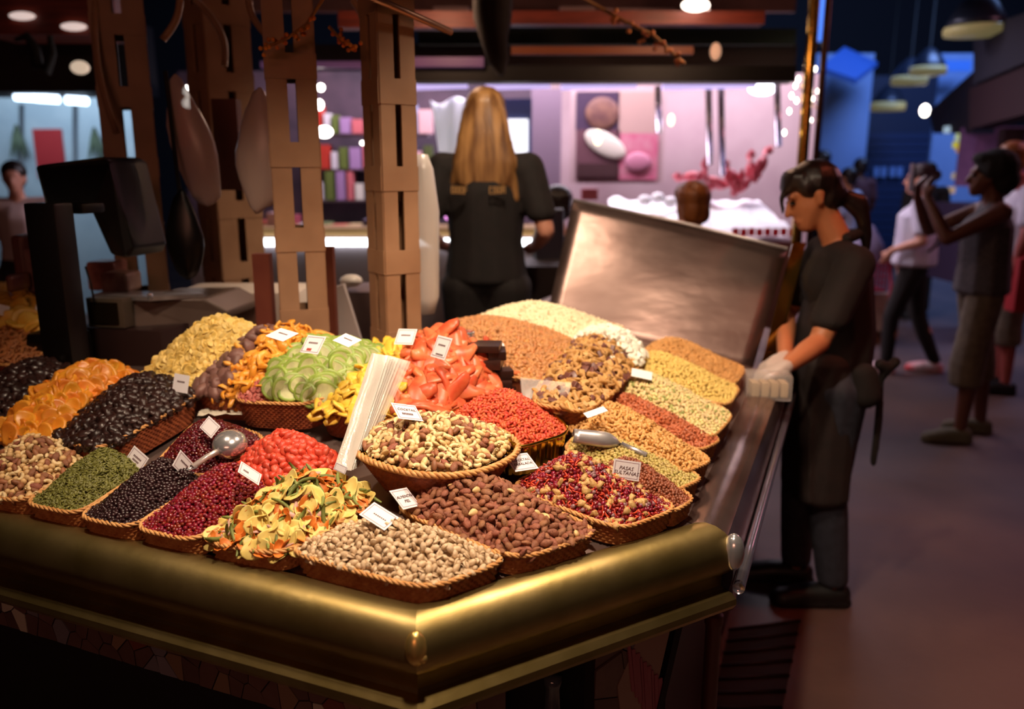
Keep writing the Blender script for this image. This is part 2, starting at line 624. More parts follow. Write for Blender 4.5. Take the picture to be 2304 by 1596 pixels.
def k_pist(i):
    m = MB()
    op = .18 + .16 * i
    for sg in (1, -1):
        Rm = Matrix.Rotation(sg * op * .5, 3, 'Y')
        vs, fs = [], []
        nu, nv = 8, 3
        for a in range(nv + 1):
            th = pi / 2 * a / nv
            for b in range(nu):
                ph = 2 * pi * b / nu
                x, y, z = math.cos(th) * math.cos(ph), math.cos(th) * math.sin(ph), math.sin(th)
                p = Vector((x * .0098, y * .0066 * (1 - .12 * x), sg * z * .0062))
                p += Vector((.0095, 0, 0))
                p = Rm @ p - Vector((.0095, 0, 0))
                vs.append(p + Vector((0, 0, sg * .0004)))
        for a in range(nv):
            for b in range(nu):
                fq = (a * nu + b, a * nu + (b + 1) % nu, (a + 1) * nu + (b + 1) % nu, (a + 1) * nu + b)
                fs.append(fq if sg > 0 else fq[::-1])
        m.add(vs, fs, 0)
    m.ell((-.0008, 0, 0), (.0078, .0052, .0036), nu=6, nv=4, mi=1)
    return m


def k_cashew(i):
    m = MB()
    a = 1.25 + .15 * i
    pts, rs = [], []
    for k in range(7):
        t = (k / 6 - .5) * 2 * a
        pts.append(Vector((math.sin(t) * .0085, .0085 - math.cos(t) * .0085 - .003, 0)))
        rs.append((.0022, .0040, .0048, .0049, .0046, .0040, .0024)[k])
    return m.tube(pts, rs, 7)


def k_peanut(i):
    m = MB()
    return m.tube([(-.0075, 0, 0), (-.0062, 0, 0), (-.003, 0, 0), (0, 0, 0), (.003, 0, 0), (.0062, .0004 * i, 0), (.0075, 0, 0)],
                  [.0015, .0040, .0046, .0040 - .0003 * i, .0045, .0038, .0014], 7)


def k_disc(r, th, wav=0.0, n=12, hole=0, curl=0, oval=1.0, rim=0):
    def f(i):
        m = MB()
        rr = random.Random(i * 31 + int(r * 1e5))
        ph = [rr.uniform(0, 6.28) for _ in range(4)]
        rings = [(hole or .0), .72, .9, 1.0] if not hole else [hole, (hole + 1) / 2, 1.0]
        top, bot = [], []
        for q_ in rings:
            for j in range(n):
                t = 2 * pi * j / n
                R = r * q_ * (1 + .08 * math.sin(2 * t + ph[0]) + .05 * math.sin(3 * t + ph[1]))
                x, y = R * math.cos(t), R * math.sin(t) * oval
                z = wav * r * (q_ ** 2) * (math.sin(2 * t + ph[2]) + .5 * math.sin(3 * t + ph[3])) + curl * (x * x) / r
                e = th / 2 * (1 if q_ < .95 else .5) + (rim if q_ > .8 else 0)
                top.append((x, y, z + e))
                bot.append((x, y, z - e))
        vs = top + bot
        o = len(top)
        fs, mis = [], []
        K = len(rings)
        for a in range(K - 1):
            for j in range(n):
                j2 = (j + 1) % n
                if rings[a] == 0:
                    fs.append((a * n, (a + 1) * n + j, (a + 1) * n + j2))
                    fs.append((o + a * n, o + (a + 1) * n + j2, o + (a + 1) * n + j))
                    mis += [1 if a == 0 else 0] * 2
                else:
                    fs.append((a * n + j, (a + 1) * n + j, (a + 1) * n + j2, a * n + j2))
                    fs.append((o + a * n + j2, o + (a + 1) * n + j2, o + (a + 1) * n + j, o + a * n + j))
                    mis += [1 if a == 1 and K == 4 and False else 0] * 2
        for j in range(n):
            j2 = (j + 1) % n
            a = K - 1
            fs.append((a * n + j, o + a * n + j, o + a * n + j2, a * n + j2))
            mis.append(0)
            if hole:
                fs.append((j2, o + j2, o + j, j))
                mis.append(0)
        m.v, m.f, m.m = vs, fs, mis
        return m
    return f


def k_strip(l, wd, th, bend, seg=6):
    def f(i):
        m = MB()
        rr = random.Random(i * 17 + 5)
        b = bend * rr.uniform(.5, 1.4) * rr.choice((1, -1))
        tw = rr.uniform(-.5, .5)
        prof = [(-1, 0), (-.8, .8), (0, 1), (.8, .8), (1, 0), (.8, -.8), (0, -1), (-.8, -.8)]
        vs = []
        for k in range(seg + 1):
            s = k / seg * 2 - 1
            ww = wd / 2 * (1 - .55 * abs(s) ** 3) * (1 + .12 * math.sin(5 * s + i))
            c = Vector((s * l / 2, b * l * s * s * .5, .25 * b * l * math.sin(2.4 * s + i)))
            R = Matrix.Rotation(tw * s + .4 * math.sin(3 * s + i), 3, 'X')
            for y, z in prof:
                vs.append(c + R @ Vector((0, y * ww, z * th / 2)))
        fs = []
        for k in range(seg):
            for j in range(8):
                fs.append((k * 8 + j, (k + 1) * 8 + j, (k + 1) * 8 + (j + 1) % 8, k * 8 + (j + 1) % 8))
        fs += [tuple(range(8))[::-1][::-1], tuple(range(seg * 8, seg * 8 + 8))[::-1]]
        return m.add(vs, fs)
    return f


def k_bean(l, r, bend):
    def f(i):
        b = bend * (1 + .5 * i) * (-1) ** i
        pts = [Vector((s * l / 2, b * l * s * s, 0)) for s in (-1, -.6, -.2, .2, .6, 1)]
        return MB().tube(pts, [r * .5, r, r, r, r, r * .5], 6)
    return f


def k_cube(sx, sy, sz, amt=.12):
    def f(i):
        m = MB()
        m.bbox((0, 0, 0), (sx, sy, sz), min(sx, sy, sz) * .22)
        rr = random.Random(i + 3)
        o = rr.uniform(0, 50)
        m.v = [tuple(Vector(p) * (1 + amt * noise.noise(Vector(p) * (1.2 / sx) + Vector((o, 0, 0))))) for p in m.v]
        return m
    return f


def k_lump(r, amt, sub=2):
    def f(i):
        bm = bmesh.new()
        bmesh.ops.create_icosphere(bm, subdivisions=sub, radius=1)
        vs = []
        for p in bm.verts:
            d = p.co.copy()
            s = 1 + amt * noise.noise(d * 2.2 + Vector((i * 9.1 + r * 77, 0, 0))) * 1.6
            vs.append(Vector((d.x * r[0], d.y * r[1], d.z * r[2])) * s)
        fs = [[p.index for p in f_.verts] for f_ in bm.faces]
        bm.free()
        return MB().add(vs, fs)
    r = r if isinstance(r, tuple) else (r, r * .8, r * .65)
    return (lambda g: g)(lambda i, r=r: k_lump_(r, amt, sub, i))


def k_lump_(r, amt, sub, i):
    bm = bmesh.new()
    bmesh.ops.create_icosphere(bm, subdivisions=sub, radius=1)
    vs = []
    for p in bm.verts:
        d = p.co.copy()
        s = 1 + amt * noise.noise(d * 2.4 + Vector((i * 9.1 + r[0] * 77, 0, 0))) * 1.6
        vs.append(Vector((d.x * r[0], d.y * r[1], d.z * r[2])) * s)
    fs = [[p.index for p in f_.verts] for f_ in bm.faces]
    bm.free()
    return MB().add(vs, fs)


KINDS = {}
SCL = dict(walnut=.76, redberry=.85, purple=.8, potato=.86, bean=1.0, apricot=1.32, pistachio=.86, almond=.93, almond_bare=.93, cashew=.92, hazel=.88, brazil=.9, prune=.9, prunel=1.0, papaya=1.5, mango=1.25, kiwi=1.28, straw=1.06, orange=1.15, oring=1.15, fig=1.05, peach=1.2, tanring=1.15, tanpiece=1.1, choc=1.1, coco=1.1)


def kind(key, fn, mats, size, name, cat, n=3):
    mats = mats if isinstance(mats, list) else [mats]
    ms = []
    size *= SCL.get(key, .9)
    for i in range(n):
        b = fn(i)
        b.v = [tuple(x * SCL.get(key, .9) for x in p) for p in b.v]
        while len(mats) < max(b.m) + 1:
            mats = mats + [mats[-1]]
        ms.append((b, b.mesh(name, mats)))
    KINDS[key] = dict(ms=ms, mats=mats, size=size, name=name, cat=cat)


SH = mat('pistachio_shell', 'DAC0A0', .55, 0, 'C4A57E', 160, .2, 400, var=.10)
kind('pistachio', k_pist, [SH, mat('pistachio_kernel', '8C7A3A', .6)], .0145, 'pistachio', 'nut')
kind('almond', k_ell(.0118, .0076, .0050, .07, 1.5, 8, 6, .55), mat('almond_skin', '9C6446', .62, 0, '86503A', 260, .45, 420, var=.16, hue=.012), .0150, 'almond', 'nut')
kind('almond_bare', k_ell(.0110, .0072, .0044, .05, 1.5, 8, 6, .5), mat('almond_kernel', 'E2BE84', .5, var=.06), .0150, 'blanched_almond', 'nut')
MIXY = mat('cashew_ivory', 'E8CF9E', .45, 0, 'DDBF88', 90, var=.08)
kind('cashew', k_cashew, MIXY, .0150, 'cashew', 'nut')
kind('hazel', k_ell(.0070, .0068, .0066, .04), mat('hazelnut_tan', 'D9B37C', .5, var=.12), .0135, 'hazelnut', 'nut')
kind('peanut', k_peanut, mat('peanut_honey', 'D9A765', .5, 0, 'C98F4D', 120, var=.12), .0105, 'peanut', 'nut')
kind('brazil', k_ell(.0125, .0062, .0060, .12, 1.2), mat('brazil_brown', '96603F', .55, var=.2), .0150, 'brazil_nut', 'nut')
kind('walnut', k_lump((.0115, .0080, .0060), .75), mat('walnut_cream', 'D2AE70', .55, 0, 'A87A44', 160, var=.15), .0125, 'walnut_piece', 'nut')
kind('craisin', k_lump((.0062, .0050, .0040), .30, 1), mat('cranberry_red', '7A141A', .22, coat=.4, var=.25, hue=.015), .0080, 'dried_cranberry', 'berry')
kind('crandark', k_lump((.0062, .0050, .0040), .30, 1), mat('cranberry_dark', '591016', .22, coat=.4, var=.3, hue=.015), .0078, 'dark_dried_berry', 'berry')
kind('redberry', k_lump((.0066, .0054, .0042), .30, 1), mat('cranberry_red', '7A141A'), .0084, 'red_dried_berry', 'berry')
kind('blueb', k_lump((.0056, .0053, .0044), .22, 1), mat('blueberry_black', '2A1518', .25, coat=.35, var=.3), .0075, 'dried_blueberry', 'berry')
kind('raisin', k_lump((.0056, .0044, .0036), .3, 1), mat('raisin_brown', '8A4A30', .4, var=.25), .0072, 'brown_raisin', 'raisin')
kind('sultana', k_lump((.0066, .0044, .0038), .25, 1), mat('sultana_green', 'B9A560', .42, var=.16, hue=.015), .0080, 'pale_sultana', 'raisin')
kind('shred', k_strip(.016, .004, .003, .25, 4), mat('orange_shred', 'C8442A', .45, var=.15), .0085, 'candied_fruit_shred', 'fruit')
kind('purple', k_lump((.0072, .0060, .0050), .25, 1), mat('purple_raisin', '8A6468', .3, coat=.3, var=.2), .0085, 'dark_raisin', 'raisin')
kind('pumpkin', k_ell(.0060, .0036, .0014, .05, 1, 6, 4, .3), mat('pumpkin_seed', '6B6B30', .45, var=.25), .0055, 'pumpkin_seed', 'seed')
kind('redsugar', k_peanut, mat('sugared_nut', 'B5633E', .45, var=.2), .0100, 'sugared_peanut', 'nut')
kind('chickpea', k_lump((.0066, .0060, .0056), .12, 1), mat('pale_mix', 'E0C98E', .5, var=.12, hue=.02), .0108, 'toasted_corn_kernel', 'nut')
kind('greenpea', k_lump((.0062, .0058, .0056), .12, 1), mat('green_pea', '9BA05A', .5, var=.15), .0108, 'coated_green_pea', 'nut')
kind('corn', k_lump((.0078, .0066, .0058), .15, 1), mat('giant_corn', 'E2C26C', .5, var=.1), .0120, 'yellow_corn_kernel', 'nut')
kind('tannut', k_ell(.0075, .0058, .0052, .1), mat('tan_peanut', 'CB9556', .5, var=.16), .0110, 'roasted_peanut', 'nut')
kind('potato', k_disc(.027, .0022, .09, 14, oval=.66, curl=.28), mat('yellow_chip', 'E6D07C', .5, 0, 'DCC066', 60, var=.08), .022, 'yellow_vegetable_chip', 'crisp')
kind('carrot', k_disc(.015, .0014, .28, 12, oval=.8, curl=.4), mat('orange_chip', 'DB7A2C', .5, var=.14), .016, 'orange_vegetable_chip', 'crisp')
kind('beet', k_strip(.034, .008, .002, .25), mat('pink_chip', 'CFA294', .5, var=.1), .016, 'pink_vegetable_chip', 'crisp')
kind('bean', k_bean(.052, .0034, .12), mat('green_bean', '76803F', .5, var=.2), .016, 'dried_green_bean', 'bean')
kind('kiwi', k_disc(.0205, .0055, .05, 16, rim=.0008), [mat('kiwi_green', '93A84C', .38, 0, '829A3E', 40, var=.10), mat('kiwi_pale', 'B9BC84', .5, 0, 'A9A878', 60, var=.08)], .0215, 'kiwi_slice', 'fruit')
kind('mango', k_strip(.050, .024, .006, .22), mat('mango_yellow', 'E8B93A', .4, 0, 'F0CB55', 40, var=.08), .022, 'dried_mango_piece', 'fruit')
kind('papaya', k_strip(.086, .026, .008, .14, 8), mat('papaya_orange', 'CC4E2E', .38, 0, 'DE7A4C', 26, var=.10), .026, 'papaya_strip', 'fruit')
kind('orange', k_strip(.056, .017, .006, .5, 8), mat('candied_orange', 'E2912A', .35, 0, 'EBAA48', 30, var=.10), .021, 'candied_orange_strip', 'fruit')
kind('oring', k_disc(.024, .006, .08, 16, hole=.5), mat('candied_orange_ring', 'E59A34', .35, 0, 'EFB452', 30, var=.10), .026, 'candied_orange_ring', 'fruit')
kind('cubes', k_cube(.011, .010, .009), mat('rose_cube', 'A8504A', .5, 0, 'BC6E62', 60, var=.18), .0115, 'candied_fruit_cube', 'fruit')
kind('fig', k_lump((.024, .018, .012), .22), mat('purple_fig', '6A4640', .5, 0, '7E5A52', 40, var=.15), .026, 'dried_fig', 'fruit')
kind('banana', k_disc(.0135, .003, .16, 12), mat('banana_chip', 'DDB552', .5, 0, 'E6C878', 70, var=.12), .0140, 'banana_chip', 'fruit')
kind('apricot', k_disc(.0195, .009, .10, 12, curl=.2, oval=.85, rim=.001), mat('apricot', 'D88420', .36, 0, 'E29A34', 30, var=.14, hue=.012), .020, 'dried_apricot', 'fruit')
kind('prune', k_lump((.0150, .0115, .0085), .42), mat('prune_black', '2A1613', .36, coat=.1, var=.35), .0165, 'black_prune', 'fruit')
kind('prunel', k_lump((.0175, .0130, .0095), .36), mat('date_black', '2A1613', .36, coat=.1, var=.35), .0190, 'dark_date', 'fruit')
kind('straw', k_lump((.0118, .0085, .0072), .25), mat('candied_strawberry', 'C23322', .42, 0, 'D65A40', 60, var=.14), .0128, 'candied_strawberry', 'fruit')
kind('goji', k_lump((.0085, .0042, .0036), .3, 1), mat('goji_red', 'D05636', .5, var=.15, hue=.01), .0085, 'goji_berry', 'berry')
kind('tanring', k_disc(.0115, .006, .1, 10, hole=.35), mat('tan_ring', 'C29456', .55, 0, 'A8763C', 60, var=.16), .0165, 'crunchy_corn_ring', 'snack')
kind('tanpiece', k_cube(.017, .013, .008, .25), mat('tan_cracker', 'C99B5E', .55, var=.16), .0165, 'toasted_cracker', 'snack')
kind('choc', k_cube(.018, .015, .010, .2), mat('chocolate', '6B4038', .4, var=.2), .0175, 'chocolate_piece', 'sweet')
kind('coco', k_cube(.019, .015, .011, .2), mat('coconut_white', 'F2EBDC', .6, var=.05), .0175, 'coconut_chunk', 'fruit')
kind('caramel', k_lump((.0092, .0075, .0066), .28, 1), mat('caramel_nut', 'AD6C38', .42, 0, 'C98E55', 120, var=.18, hue=.01), .0115, 'caramelised_almond', 'nut')
kind('caramelp', k_lump((.0092, .0075, .0066), .25, 1), mat('tan_glazed', 'C08A58', .42, 0, 'AE7646', 120, var=.16), .0115, 'glazed_peanut', 'nut')
kind('blanched', k_ell(.0098, .0068, .0046, .06, 1.5, 7, 5, .4), mat('blanched_white', 'EAD9B4', .5, var=.06), .0110, 'peeled_almond', 'nut')
kind('peach', k_disc(.030, .009, .12, 12, curl=.3, oval=.85), mat('dried_peach', 'D3982E', .42, 0, 'DDB04A', 30, var=.14), .030, 'dried_peach_half', 'fruit')
kind('pecan', k_strip(.030, .010, .006, .08), mat('pecan_brown', 'A8683A', .5, var=.2), .016, 'pecan_half', 'nut')


# ------------------------------------------------------------------ baskets and heaps
def sup(th, e):
    c, s = abs(math.cos(th)), abs(math.sin(th))
    return 1.0 / (c ** e + s ** e) ** (1.0 / e)


def bil(Q, s, t):
    return Q[0] * (1 - s) * (1 - t) + Q[1] * s * (1 - t) + Q[2] * s * t + Q[3] * (1 - s) * t


def outline(Q, e, n, k=1.0):
    out = []
    for i in range(n):
        th = 2 * pi * i / n
        r = sup(th, e) * .5 * k
        out.append(bil(Q, .5 + r * math.cos(th), .5 + r * math.sin(th)))
    return out


def resample(pts, n):
    P = pts + [pts[0]]
    L = [0]
    for a, b in zip(P, P[1:]):
        L.append(L[-1] + (b - a).length)
    out, j = [], 0
    for i in range(n):
        d = L[-1] * i / n
        while L[j + 1] < d:
            j += 1
        out.append(P[j].lerp(P[j + 1], (d - L[j]) / (L[j + 1] - L[j] + 1e-9)))
    return out, L[-1]


OCC = []   # meshes that can hide food from view


def basket(Q, label, depth=.05, e=5.0, taper=.86, dark=False, hi=True, foil=False, group='wicker baskets of the display', rimr=.0042):
    c = (Q[0] + Q[1] + Q[2] + Q[3]) / 4
    bq = [c + (p - c) * taper - Vector((0, 0, depth)) for p in Q]
    root = thing('wicker_basket', (c.x, c.y, min(p.z for p in bq)), label, 'basket', group)
    base = outline(Q, e, 160)
    _, per = resample(base, 8)
    st = int(per / .013) * 2 if hi else int(per / .03) * 2
    n = st * 3 if hi else 48
    top, _ = resample(base, n)
    bot, _ = resample(outline(bq, e, 160), n)
    rows = max(5, int(depth / .0055)) if hi else 3
    m = MB()
    nv = rows * 2 + 1
    vs = []
    for r in range(nv):
        f = r / (nv - 1)
        for i in range(n):
            p = bot[i].lerp(top[i], f)
            tn = (top[(i + 1) % n] - top[i - 1])
            nr = Vector((tn.y, -tn.x, 0)).normalized()
            if nr.dot(p - c) < 0:
                nr = -nr
            if hi:
                row = r // 2
                o = (.0022 * math.cos(pi * i / 3 + pi * row) + .0012) if r % 2 else -.0018
            else:
                o = 0
            vs.append(p + nr * o)
    fs = []
    for r in range(nv - 1):
        for i in range(n):
            fs.append((r * n + i, r * n + (i + 1) % n, (r + 1) * n + (i + 1) % n, (r + 1) * n + i))
    m.add(vs, fs)
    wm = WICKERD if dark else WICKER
    wall = m.build('woven_wall', wm, root, smooth=True)
    MB().prism(resample(outline(bq, e, 100), 40)[0], (0, 0, .004)).build('base', wm, root)
    # twisted rim of three strands
    rn = max(24, int(per / .0032)) if hi else max(24, int(per / .006))
    rp, _ = resample(base, rn)
    rm = MB()
    tw = round(per / .034)
    for k in range(3):
        pts = []
        for i in range(rn):
            tn = (rp[(i + 1) % rn] - rp[i - 1]).normalized()
            a = Vector((tn.y, -tn.x, 0)).normalized()
            b = tn.cross(a)
            ph = 2 * pi * (i / rn * tw / 1.0 + k / 3)
            pts.append(rp[i] + (a * math.cos(ph) + b * math.sin(ph)) * rimr * .55)
        rm.tube(pts, rimr * .62, 5, closed=True)
    rm.build('rim', RIMW, root, smooth=True)
    if foil:
        fo = MB()
        a1, _ = resample(base, 72)
        vs = []
        for i, p in enumerate(a1):
            k = .965 + .03 * math.sin(i * 2.4) * math.sin(i * .7)
            vs.append(c + (p - c) * k + Vector((0, 0, .004 + .004 * math.sin(i * 1.9))))
            vs.append(c + (p - c) * (k - .07) - Vector((0, 0, .004)))
        fs = [(2 * i, 2 * i + 1, (2 * i + 3) % 144, (2 * i + 2) % 144) for i in range(72)]
        fo.add(vs, fs)
        fo.build('foil_lining', mat('gold_foil', 'E2B84A', .16, 1.0), root)
    OCC.append(([tuple(v) for v in m.v], m.f))
    return root


HEAPS = []


def heap(Q, e, mound, peak, mix, fill=.985, low=.001, den=1.0, tilt=.5, grp='', lab='', cap=300, seed=0, reg=None, pw=1.5, name='', layers=2, face=0.0):
    HEAPS.append(dict(Q=Q, e=e, mound=mound, peak=peak, mix=mix, fill=fill, low=low, den=den, tilt=tilt, grp=grp, lab=lab, cap=cap, seed=seed, reg=reg,
                      pw=pw, name=name, layers=layers, face=face))


def hz(H, s, t):
    Q, (ps, pt) = H['Q'], H['peak']
    p = bil(Q, s, t)
    x = (ps - s) / ps if s < ps else (s - ps) / (1 - ps)
    y = (pt - t) / pt if t < pt else (t - pt) / (1 - pt)
    r = min(1.0, (abs(x) ** 2.6 + abs(y) ** 2.6) ** (1 / 2.6))
    z = H['mound'] * (1 - r ** H['pw'])
    z += .004 * noise.noise(Vector((p.x * 28, p.y * 28, H['seed']))) * (1 - r)
    return Vector((p.x, p.y, p.z - H['low'] + z))


def hnorm(H, s, t):
    d = .02
    a = hz(H, min(1, s + d), t) - hz(H, max(0, s - d), t)
    b = hz(H, s, min(1, t + d)) - hz(H, s, max(0, t - d))
    n = a.cross(b)
    if n.z < 0:
        n = -n
    return n.normalized()


def field(H, drop):
    # mound surface under the pieces
    m = MB()
    nr, na = 9, 40
    Q = H['Q']
    vs = [hz(H, .5, .5) - Vector((0, 0, drop))]
    for i in range(1, nr + 1):
        for j in range(na):
            th = 2 * pi * j / na
            r = sup(th, H['e']) * .5 * H['fill'] * .93 * i / nr
            s, t = .5 + r * math.cos(th), .5 + r * math.sin(th)
            vs.append(hz(H, s, t) - Vector((0, 0, drop if i < nr else drop + .006)))
    fs = [(0, 1 + j, 1 + (j + 1) % na) for j in range(na)]
    for i in range(nr - 1):
        for j in range(na):
            a = 1 + i * na
            fs.append((a + j, a + na + j, a + na + (j + 1) % na, a + (j + 1) % na))
    return vs, fs


def scatter(H):
    r = random.Random(H['seed'] * 13 + 1)
    keys = [k for k, _ in H['mix']]
    wts = [w_ for _, w_ in H['mix']]
    big = max(KINDS[k]['size'] for k in keys)
    out = []
    for layer in range(H['layers']):
        grid = {}
        sp0 = (.68 if layer == 0 else .95) / H['den']
        cell = big * sp0
        miss = 0
        limit = 900
        while miss < limit:
            s, t = r.random(), r.random()
            x, y = 2 * s - 1, 2 * t - 1
            if (abs(x) ** H['e'] + abs(y) ** H['e']) > H['fill'] ** H['e']:
                continue
            if H['reg'] and not H['reg'](s, t):
                continue
            k = r.choices(keys, wts)[0]
            sz = KINDS[k]['size']
            p = hz(H, s, t)
            c = (int(p.x / cell // 1), int(p.y / cell // 1), int(p.z / cell // 1))
            ok = True
            for dx in (-1, 0, 1):
                for dy in (-1, 0, 1):
                    for dz in (-1, 0, 1):
                        for q_, s2 in grid.get((c[0] + dx, c[1] + dy, c[2] + dz), ()):
                            if (q_ - p).length_squared < ((sz + s2) * .5 * sp0) ** 2:
                                ok = False
                                break
                        if not ok:
                            break
                    if not ok:
                        break
                if not ok:
                    break
            if not ok:
                miss += 1
                continue
            miss = max(0, miss - 14)
            grid.setdefault(c, []).append((p, sz))
            n = hnorm(H, s, t)
            ti = H['tilt']
            ax = (n + Vector((r.gauss(0, ti), r.gauss(0, ti) - H['face'], r.gauss(0, ti * .5)))).normalized()
            qn = ax.to_track_quat('Z', 'Y') @ Quaternion((0, 0, 1), r.uniform(0, 2 * pi))
            pos = p + n * (sz * (.12 if layer == 0 else -.42) + r.uniform(-.16, .16) * sz)
            out.append((k, r.randrange(len(KINDS[k]['ms'])), pos, qn, r.uniform(.86, 1.14), n, layer))
    return out


def run_heaps():
    fields = []
    for H in HEAPS:
        k0 = H['mix'][0][0]
        H['drop'] = min(.010, KINDS[k0]['size'] * .6)
        H['field'] = field(H, H['drop'])
        OCC.append(([tuple(v) for v in H['field'][0]], H['field'][1]))
    V, Fc = [], []
    for vs, fs in OCC:
        o = len(V)
        V += vs
        Fc += [tuple(i + o for i in f) for f in fs]
    bvh = BVHTree.FromPolygons(V, Fc)
    done = {}
    for H in HEAPS:
        its = scatter(H)
        cand = []
        for i, it in enumerate(its):
            k, vi, pos, qn, sc, n, layer = it
            d = CAM - pos
            L = d.length
            dn = d / L
            sc2 = CAM - pos
            vis = 0
            if layer == 0:
                px = pos + n * KINDS[k]['size'] * .45
                hit = bvh.ray_cast(px + dn * .004, dn, L - .02)
                vis = hit[0] is None
                # inside the frame?
                rel = Vector((pos.x, pos.y * CP - (pos.z - CAM.z) * SP, pos.y * SP + (pos.z - CAM.z) * CP))
                fx, fy = 1152 + FPX * rel.x / rel.y, 798 - FPX * rel.z / rel.y
                vis = vis and 4 < fx < 2300 and 4 < fy < 1592 and n.dot(dn) > -.05
            if vis:
                cand.append((-(KINDS[k]['size'] / L) * (0.45 + .55 * max(0, n.dot(dn))), i))
        cand.sort()
        take = set()
        cnt = {}
        for _, i in cand:
            k = its[i][0]
            g = (k, H['grp'])
            if done.get(g, 0) < H['cap']:
                done[g] = done.get(g, 0) + 1
                take.add(i)
        mats = []
        for k, _ in H['mix']:
            for m in KINDS[k]['mats']:
                if m not in mats:
                    mats.append(m)
        Vv, Ff, Mm = [np.array([tuple(v) for v in H['field'][0]])], list(H['field'][1]), [0] * len(H['field'][1])
        nvt = len(H['field'][0])
        for i, (k, vi, pos, qn, sc, n, layer) in enumerate(its):
            K = KINDS[k]
            if i in take:
                o = bpy.data.objects.new(K['name'], K['ms'][vi][1])
                COL.objects.link(o)
                o.rotation_mode = 'QUATERNION'
                o.location, o.rotation_quaternion, o.scale = pos, qn, (sc, sc, sc)
                o['label'] = H['lab'].replace('@', K['name'].replace('_', ' '))
                o['category'] = K['cat']
                o['group'] = (K['name'].replace('_', ' ') + 's ' + H['grp'])
            else:
                b = K['ms'][vi][0]
                if '_np' not in K:
                    K['_np'] = {}
                if vi not in K['_np']:
                    K['_np'][vi] = np.array([tuple(v) for v in b.v])
                R = np.array(qn.to_matrix()) * sc
                Vv.append(K['_np'][vi] @ R.T + np.array(pos))
                mi0 = mats.index(K['mats'][0])
                for f, mm in zip(b.f, b.m):
                    Ff.append(tuple(x + nvt for x in f))
                    Mm.append(mats.index(K['mats'][mm]))
                nvt += len(b.v)
        me = bpy.data.meshes.new(H['name'])
        me.from_pydata(np.concatenate(Vv).tolist(), [], Ff)
        for m in mats:
            me.materials.append(m)
        me.polygons.foreach_set('material_index', Mm)
        me.shade_smooth()
        o = obj(H['name'], me, None, H['name'].replace('_', ' ') + ' ' + H['grp'], 'food heap', kind='stuff')
        H['n'] = (len(its), len(take))


def Qp(h, *px, k=1.06):
    hs = h if isinstance(h, (list, tuple)) else [h] * 4
    q_ = [on(x, y, k_) for (x, y), k_ in zip(px, hs)]
    c = (q_[0] + q_[1] + q_[2] + q_[3]) / 4
    return [c + (p - c) * k for p in q_]


# name, corner pixels, rim height above deck
B = {}
B['pist'] = Qp(.045, (648, 1240), (955, 1325), (1142, 1255), (845, 1165))
B['alm'] = Qp(.045, (885, 1140), (1160, 1258), (1348, 1195), (1085, 1085))
B['trail'] = Qp(.045, (1150, 1095), (1390, 1190), (1525, 1140), (1290, 1035))
B['rais'] = Qp(.042, (1335, 1050), (1508, 1152), (1560, 1118), (1400, 1030))
B['sult'] = Qp(.045, (1270, 1015), (1500, 1108), (1580, 1072), (1325, 965))
B['pean'] = Qp(.050, (1275, 970), (1522, 1064), (1602, 1032), (1345, 905))
B['redn'] = Qp(.046, (1340, 915), (1565, 1014), (1620, 985), (1372, 880))
B['mixn'] = Qp(.050, (1362, 890), (1592, 988), (1648, 928), (1420, 832))
B['corn'] = Qp(.052, (1415, 838), (1630, 915), (1662, 868), (1452, 792))
B['tann'] = Qp(.052, (1447, 795), (1645, 868), (1675, 825), (1490, 765))
B['veg'] = Qp(.045, (455, 1215), (640, 1245), (850, 1120), (690, 1070))
B['cran'] = Qp(.045, (305, 1185), (445, 1215), (620, 1090), (500, 1060))
B['blue'] = Qp(.045, (178, 1160), (300, 1185), (460, 1080), (370, 1050))
B['pump'] = Qp(.045, (58, 1130), (178, 1155), (335, 1050), (215, 1030))
B['lmix'] = Qp(.045, (-90, 1100), (55, 1128), (210, 1035), (60, 1000))
B['prune'] = Qp(.075, (112, 985), (235, 1008), (456, 882), (310, 850))
B['apri'] = Qp(.070, (-15, 975), (112, 985), (320, 862), (205, 838))
B['date'] = Qp(.070, (-130, 940), (0, 950), (215, 860), (80, 820))
B['cran2'] = Qp(.050, (345, 1055), (480, 1070), (600, 985), (450, 945))
B['straw'] = Qp(.050, (505, 1090), (690, 1095), (790, 1035), (600, 995))
B['kiwi'] = Qp([.075, .075, .12, .12], (522, 900), (712, 908), (862, 788), (655, 775))
B['mango'] = Qp(.075, (704, 920), (925, 935), (1010, 800), (850, 780))
B['papa'] = Qp(.075, (905, 940), (1102, 866), (1085, 800), (890, 810))
B['figs'] = Qp([.075, .075, .14, .15], (428, 880), (622, 892), (745, 760), (585, 745))
B['bana'] = Qp([.075, .075, .17, .18], (302, 860), (432, 880), (595, 745), (470, 720))
B['oval'] = Qp(.105, (742, 1003), (1005, 1092), (1212, 1000), (965, 922))
B['goji'] = Qp(.070, (985, 945), (1150, 1015), (1290, 972), (1150, 885))
B['ring'] = Qp(.095, (1190, 900), (1330, 925), (1462, 795), (1330, 730))
B['cara'] = Qp(.085, (930, 800), (1230, 860), (1330, 760), (1030, 715))
B['blan'] = Qp(.085, (1030, 735), (1340, 800), (1410, 735), (1150, 690))
B['peach'] = Qp(.095, (-120, 800), (75, 825), (140, 700), (-20, 690))
B['chip2'] = Qp(.12, (-40, 690), (110, 690), (140, 640), (10, 635))
WB = 'wicker basket '
